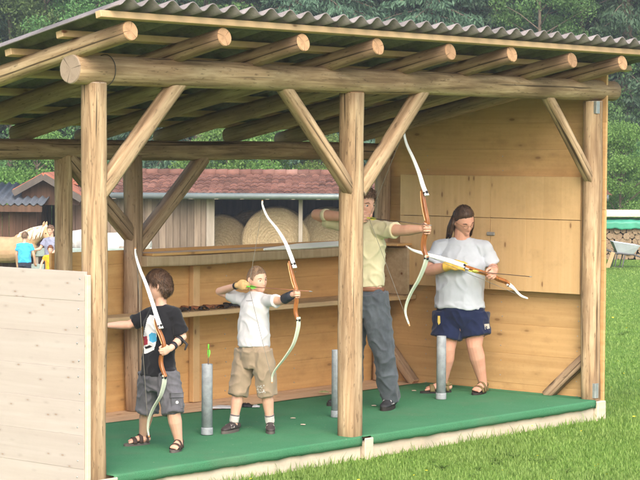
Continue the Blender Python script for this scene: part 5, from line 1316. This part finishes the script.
def bow(label, proj, side, up, riser, low, string, sc, lowmat=LIMBG, base=None, upmat=LIMBW):
    T = thing('recurve_bow', label, 'bow', base if base is not None else proj(*riser[len(riser)//2][:2]), 'white limbed recurve bows')
    for pts, mt, f0 in ((up, upmat, 1), (low, lowmat, 0)):
        L = [proj(*p) for p in smooth_line(pts)]
        if f0 == 0: L = L[::-1]                      # both run from the tip to the riser
        n = len(L); bm = bmesh.new(); strip(bm, L, [(.014+.033*min(1, i/n*1.25))*sc for i in range(n)], [(.009+.004*i/n)*sc for i in range(n)], side, lambda t: 1 if t < .045 else 0)
        o = obj('limb', bm, [mt, TIP], T)
        c = L[-1].lerp(L[-4], .6); t = (L[-1]-L[-5]).normalized(); b = t.cross(side).normalized(); bm = bmesh.new()
        nn = b if b.dot(CAM-c) > 0 else -b
        tube(bm, [c-nn*.012*sc, c+nn*.015*sc], [.011*sc, .011*sc], 14, cap='flat'); 
        s2 = side if side.dot(CAM-c) > 0 else -side
        tube(bm, [c+s2*.016*sc, c+s2*.024*sc], [.008*sc, .008*sc], 12, cap='flat'); obj('limb_bolt', bm, BOLT, T)
    R = [proj(*p) for p in smooth_line([r[:2] for r in riser])]; n = len(R)
    tt = np.linspace(0, 1, len(riser)); wd = [float(np.interp(i/(n-1), tt, [r[2] for r in riser])) for i in range(n)]
    bm = bmesh.new(); strip(bm, R, [.030*sc]*n, [w*sc for w in wd], side); ri = obj('riser', bm, BWD, T)
    bm = bmesh.new(); q = R[int(n*.04):int(n*.42)]; t = [(q[min(len(q)-1, i+1)]-q[max(0, i-1)]).normalized() for i in range(len(q))]; sg = 1
    strip(bm, [p+a.cross(side).normalized()*(-.010*sc) for p, a in zip(q, t)], [.0345*sc]*len(q), [.008*sc]*len(q), side); sub('laminate_stripe', bm, BWL, ri)
    S3 = [proj(*p[:2]) if len(p) == 2 else p for p in string]
    bm = bmesh.new(); pts = []
    for a, b in zip(S3, S3[1:]): pts += [a.lerp(b, k/6) for k in range(6)]
    pts.append(S3[-1]); tube(bm, pts, [.0019]*len(pts), 6); obj('string', bm, STRING, T); return T
XS = V((1, 0, 0))
p1 = lambda x, y: on_x(x, y, G1.x)
bow('white bow with a brown riser held upright in front of the boy in black', p1, XS, [(135.2, 247.5), (136, 256), (139.5, 268), (146, 284), (152.5, 303), (157.5, 319), (161.3, 328.5)],
    [(156, 318, .018), (157.5, 327, .030), (161.5, 337, .034), (164, 345, .026), (163.2, 351, .020), (161, 358, .030), (161.5, 366, .030), (165.5, 377, .022)],
    [(164.5, 375), (164, 384), (160.5, 396), (153.5, 408), (149, 419), (147.8, 428), (149, 437)], [(136.0, 250), (148.6, 435)], .82, LIMBG)
p2 = lambda x, y: on_x(x, y, G2.x)
bow('white bow at full draw in the hands of the boy in the white T-shirt', p2, XS, [(262.3, 200), (262.8, 206), (267.5, 217), (277, 229), (285, 242), (290.5, 255), (295, 268)],
    [(289.5, 261, .018), (291, 270, .026), (293.5, 281, .034), (296.2, 289, .026), (296.8, 294.5, .020), (296.5, 301, .030), (295.5, 311, .030), (297.5, 320, .022)],
    [(298.5, 317), (298, 328), (293.5, 344), (285, 357.5), (276, 369), (272.3, 376), (272, 383)], [(263, 203.5), N2, (272.3, 381)], .80, LIMBG)
p3 = lambda x, y: on_x(x, y, G3.x)
bow('long white bow with a brown riser drawn by the man in yellow', p3, XS, [(404.2, 127), (403.8, 132), (406.5, 144), (413, 158), (419, 173), (423, 186), (427, 195.5)],
    [(422.5, 189, .020), (423, 199, .032), (425, 212, .040), (427.3, 222, .030), (426.8, 229.5, .022), (424.2, 238, .034), (423.5, 248, .034), (427, 258, .024)],
    [(427.3, 255), (424.5, 266), (418.5, 280), (411, 293), (406.3, 305), (405.6, 314), (409.5, 326)], [(404.3, 130), N3, (408.6, 324)], 1.0, LIMBG)
# the fourth bow is held slanting across the body
_w4 = (G4-CAM).dot(F_)
p4 = lambda x, y: at(x, y, _w4+.0042*(x-490.6))
bow('white bow held slanting across the body of the long-haired man', p4, ((p4(490, 260)-p4(500, 300)).normalized()*.8+F_*.6).normalized(), [(406.3, 246.2), (412, 249.8), (419, 252.2), (432, 256), (450, 261), (468, 267.3)],
    [(464, 266, .020), (472, 269.5, .034), (481, 272.2, .030), (490.6, 275.2, .024), (498, 279, .034), (505, 281.5, .030), (509, 284, .024)],
    [(506.5, 283), (513, 287.5), (518, 293), (522, 296.2), (528, 298.5)], [(407.3, 247.4), (526.5, 298.2)], 1.0, LIMBW)

# ------------------------------------------------------------------ arrows, tubes and small things
FL_G = plain('green_plastic', (.16, .62, .05), .4, .05, spec=.4); FL_Y = plain('yellow_vane', (.70, .66, .10), .5, .1); SHAFT = plain('dark_arrow_shaft', (.10, .07, .055), .4, .2); SHAFTW = plain('brown_arrow_shaft', (.30, .13, .07), .4, .2)
def arrow(label, a, b, shaft, vane, L=None):
    d = (b-a).normalized(); T = thing('arrow', label, 'arrow', a, 'arrows'); bm = bmesh.new(); tube(bm, [a, b], [.0032, .0032], 8, cap='flat'); obj('shaft', bm, shaft, T)
    s = d.orthogonal().normalized(); u = d.cross(s)
    for k in range(3):
        q = 2*math.pi*k/3+.5; r = s*math.cos(q)+u*math.sin(q); t = d.cross(r)*.0006; bm = bmesh.new(); P = [a+d*.02+r*.003, a+d*.026+r*.013, a+d*.05+r*.014, a+d*.082+r*.003]
        f = [bm.verts.new(p+t) for p in P]; g = [bm.verts.new(p-t) for p in P]; bm.faces.new(f); bm.faces.new(g[::-1])
        for i in range(4): bm.faces.new((f[i], g[i], g[(i+1) % 4], f[(i+1) % 4]))
        obj('vane', bm, vane, T)
    bm = bmesh.new(); tube(bm, [a-d*.012, a+d*.012], [.0058, .0052], 10); obj('nock', bm, vane, T)
    bm = bmesh.new(); tube(bm, [b, b+d*.012, b+d*.026], [.0038, .0036, .001], 8); obj('point', bm, M['steel'], T)
arrow('thin arrow with a green nock drawn at the chin of the boy in white', N2+V((0, .004, 0)), V((N2.x-.004, G2.y-.135, N2.z-.006)), SHAFTW, FL_G)
arrow('arrow on the string of the man in yellow', N3+V((0, .004, 0)), V((N3.x-.006, G3.y-.05, G3.z+.035)), SHAFT, FL_Y)
h4 = p4(497, 273.6); arrow('arrow held with the slanted bow by the long-haired man', p4(470, 271)-F_*.05, p4(529, 276.5)-F_*.05, SHAFT, FL_Y)
def pipe(px, py, ptop, label):
    g = on_z(px, py-1.5, 0); z = on_y(px, ptop, g.y).z; T = thing('arrow_tube', label, 'tube', (g.x, g.y, 0), 'grey plastic arrow tubes on the carpet'); R = .039
    def ring(r, zz): return [V((g.x+r*math.cos(q), g.y+r*math.sin(q), zz)) for q in np.linspace(0, 2*math.pi, 33)[:-1]]
    def shell(prof):
        bm = bmesh.new(); prev = None
        for r, zz in prof:
            row = [bm.verts.new(p) for p in ring(r, zz)]
            if prev:
                for k in range(32): bm.faces.new((prev[k], prev[(k+1) % 32], row[(k+1) % 32], row[k])).smooth = True
            prev = row
        return bm
    obj('pipe', shell([(R-.004, .01), (R, .01), (R, z-.002), (R-.001, z), (R-.003, z), (R-.004, z-.002), (R-.004, .01)]), M['pvc'], T)
    obj('socket', shell([(R-.002, .004), (R+.003, .004), (R+.004, .008), (R+.004, .048), (R+.002, .054), (R-.001, .055)]), M['pvc'], T)
    return V((g.x, g.y, z))
t1 = pipe(207, 436.5, 364, 'grey plastic arrow tube holding a green-fletched arrow left of the boy in white')
pipe(336.5, 419, 350, 'grey plastic arrow tube standing just left of the middle post')
pipe(441, 401, 336, 'grey plastic arrow tube in front of the long-haired man')
arrow('green-fletched arrow standing upright in the left grey tube', on_y(208.5, 346.5, t1.y), V((t1.x+.005, t1.y, .03)), SHAFT, FL_G)
# leather arm guards heaped on the lower shelf
def guard(px, y, rot, mat, smat, label, k):
    c = on_y(px, 306, y); c.z = .7605; T = thing('leather_arm_guard', label, 'arm guard', c, 'arm guards heaped on the lower shelf'); ca, sa = math.cos(rot), math.sin(rot); a = V((ca, sa, 0)); b = V((-sa, ca, 0)); Z = V((0, 0, 1)); bm = bmesh.new(); g = []
    for i in range(11):
        x = -.085+.17*i/10; row = []
        for j in range(9):
            q = math.pi*(j/8)*.86+.2; r = (.040-.01*i/10)*(1+.12*noise.noise(V((i*.5, j*.5, k*3)))); row.append(bm.verts.new(c+a*x+b*(r*math.cos(q))+Z*(.002+r*.80*max(0, math.sin(q)-.15)+.006*noise.noise(V((i*.4, k, 0)))+.004)))
        g.append(row)
    for i in range(10):
        for j in range(8): bm.faces.new((g[i][j], g[i+1][j], g[i+1][j+1], g[i][j+1]))
    o = obj('guard_shell', bm, mat, T, smooth=True); so = o.modifiers.new('t', 'SOLIDIFY'); so.thickness = .003; so.offset = 1
    for x in (-.05, .04):
        bm = bmesh.new(); rr = random.Random(k*7+int(x*100)); pts = [c+a*(x+.01*math.sin(t*3))+b*(-.04-.07*t)+Z*(.010+.020*math.sin(t*3.1)*rr.uniform(.6, 1.4)) for t in np.linspace(0, 1, 9)]
        tube(bm, pts, [(.008, .0015)]*9, 6, side=a, cap='flat'); obj('strap', bm, smat, T)
LBR = plain('chestnut_leather', (.26, .10, .045), .5, .25, 15); LDK = plain('dark_leather', (.05, .035, .03), .5, .25, 15)
for k, (px, y, rot, m1, m2, lab) in enumerate(((180, 1.93, .3, LDK, BLACKL, 'dark leather arm guard at the left end of the heap'), (192, 1.98, -.5, LBR, BLACKL, 'chestnut leather arm guard second from the left in the heap'), (203, 1.92, .9, LDK, LBR, 'dark leather arm guard with brown straps in the middle of the heap'), (213, 1.97, -.2, LBR, LDK, 'chestnut leather arm guard right of the middle of the heap'), (224, 1.93, .5, LDK, BLACKL, 'dark leather arm guard beside the elbow of the boy in white'), (234, 1.97, -.7, BLACKL, BLACKL, 'black leather arm guard at the right end of the heap'))): guard(px, y, rot, m1, m2, lab, k)
# loose bow limb on the ledge
a, b = on_z(266, 250.0, 1.235), on_z(345, 245.0, 1.235); bm = bmesh.new(); L = [a.lerp(b, t)+V((0, .02, .004+.006*min(1, t*2.4))) for t in np.linspace(0, 1, 26)]
strip(bm, L, [.014+.036*min(1, t*2.4) for t in np.linspace(0, 1, 26)], [.016+.006*t for t in np.linspace(0, 1, 26)], V((0, .62, .78)).normalized())
tag(obj('bow_limb', bm, LIMBW), 'spare white bow limb lying flat on the upper ledge', 'bow limb')
# litter by the rear wall
def crumple(name, px, py, lx, ly, h, mat, label, cat, seed):
    c = on_z(px, py, .004); bm = bmesh.new(); g = []
    for i in range(15):
        row = []
        for j in range(9):
            u, v = i/14-.5, j/8-.5; e = (1-(2*u)**2)*(1-(2*v)**2); row.append(bm.verts.new(c+V((.65, -.76, 0))*(u*lx*(1+.2*noise.noise(V((v*4, seed, 0)))))+V((.76, .65, 0))*(v*ly*(1+.3*noise.noise(V((u*4, 0, seed)))))+V((0, 0, .003+h*e**.5*(.6+.8*abs(noise.noise(V((u*5, v*5, seed)))))))))
        g.append(row)
    for i in range(14):
        for j in range(8): bm.faces.new((g[i][j], g[i+1][j], g[i+1][j+1], g[i][j+1]))
    o = obj(name, bm, mat, None, smooth=True); so = o.modifiers.new('t', 'SOLIDIFY'); so.thickness = .002; so.offset = 1; return tag(o, label, cat)
crumple('white_cloth', 222, 408, .17, .12, .018, WHITETEE, 'crumpled white cloth on the carpet left behind the boy in white', 'cloth', 2)
crumple('black_glove', 246.5, 406.5, .085, .10, .03, BLACKL, 'crumpled black glove on the carpet between the legs of the boy in white', 'glove', 5)
crumple('white_paper', 256, 407, .06, .09, .015, WHITETEE, 'small crumpled white paper beside the black glove', 'paper', 7)
crumple('leaf_scrap', 324, 392.5, .08, .06, .014, plain('khaki_scrap', (.36, .36, .16), .8), 'small khaki scrap on the carpet edge left of the middle post', 'scrap', 8)
for px, py, lab in ((293, 418.5, 'tiny paper scrap on the carpet right of the boy in white'), (303, 425, 'tiny paper scrap on the carpet nearest the middle post'), (374, 406, 'tiny paper scrap on the carpet beside the front shoe of the man in yellow'), (414, 391, 'tiny paper scrap on the carpet left of the sandals')):
    crumple('paper_scrap', px, py, .035, .03, .004, M['sill'], lab, 'scrap', px)['group'] = 'paper scraps on the carpet'

# ------------------------------------------------------------------ air
def haze():
    m = N('air'); m.t.nodes.remove(m.b); v = m.n('VolumePrincipled'); v.inputs['Color'].default_value = (.82, .90, .95, 1); v.inputs['Density'].default_value = .0011; v.inputs['Anisotropy'].default_value = .2
    m.l(v.outputs[0], m.out.inputs['Volume']); bm = bmesh.new()
    c = sw(0, 70, 0); zs = [ground_z(sw(a, b).x, sw(a, b).y) for a in (-130, 0, 130) for b in (-25, 70, 170)]
    obox(bm, V((c.x, c.y, (min(zs)-1+50)/2)), RH, FH, V((0, 0, 1)), 140, 108, (50-min(zs)+1)/2, 0)
    tag(obj('haze', bm, m.m), 'thin pale summer air over the whole meadow', 'haze', None, 'stuff')
haze()
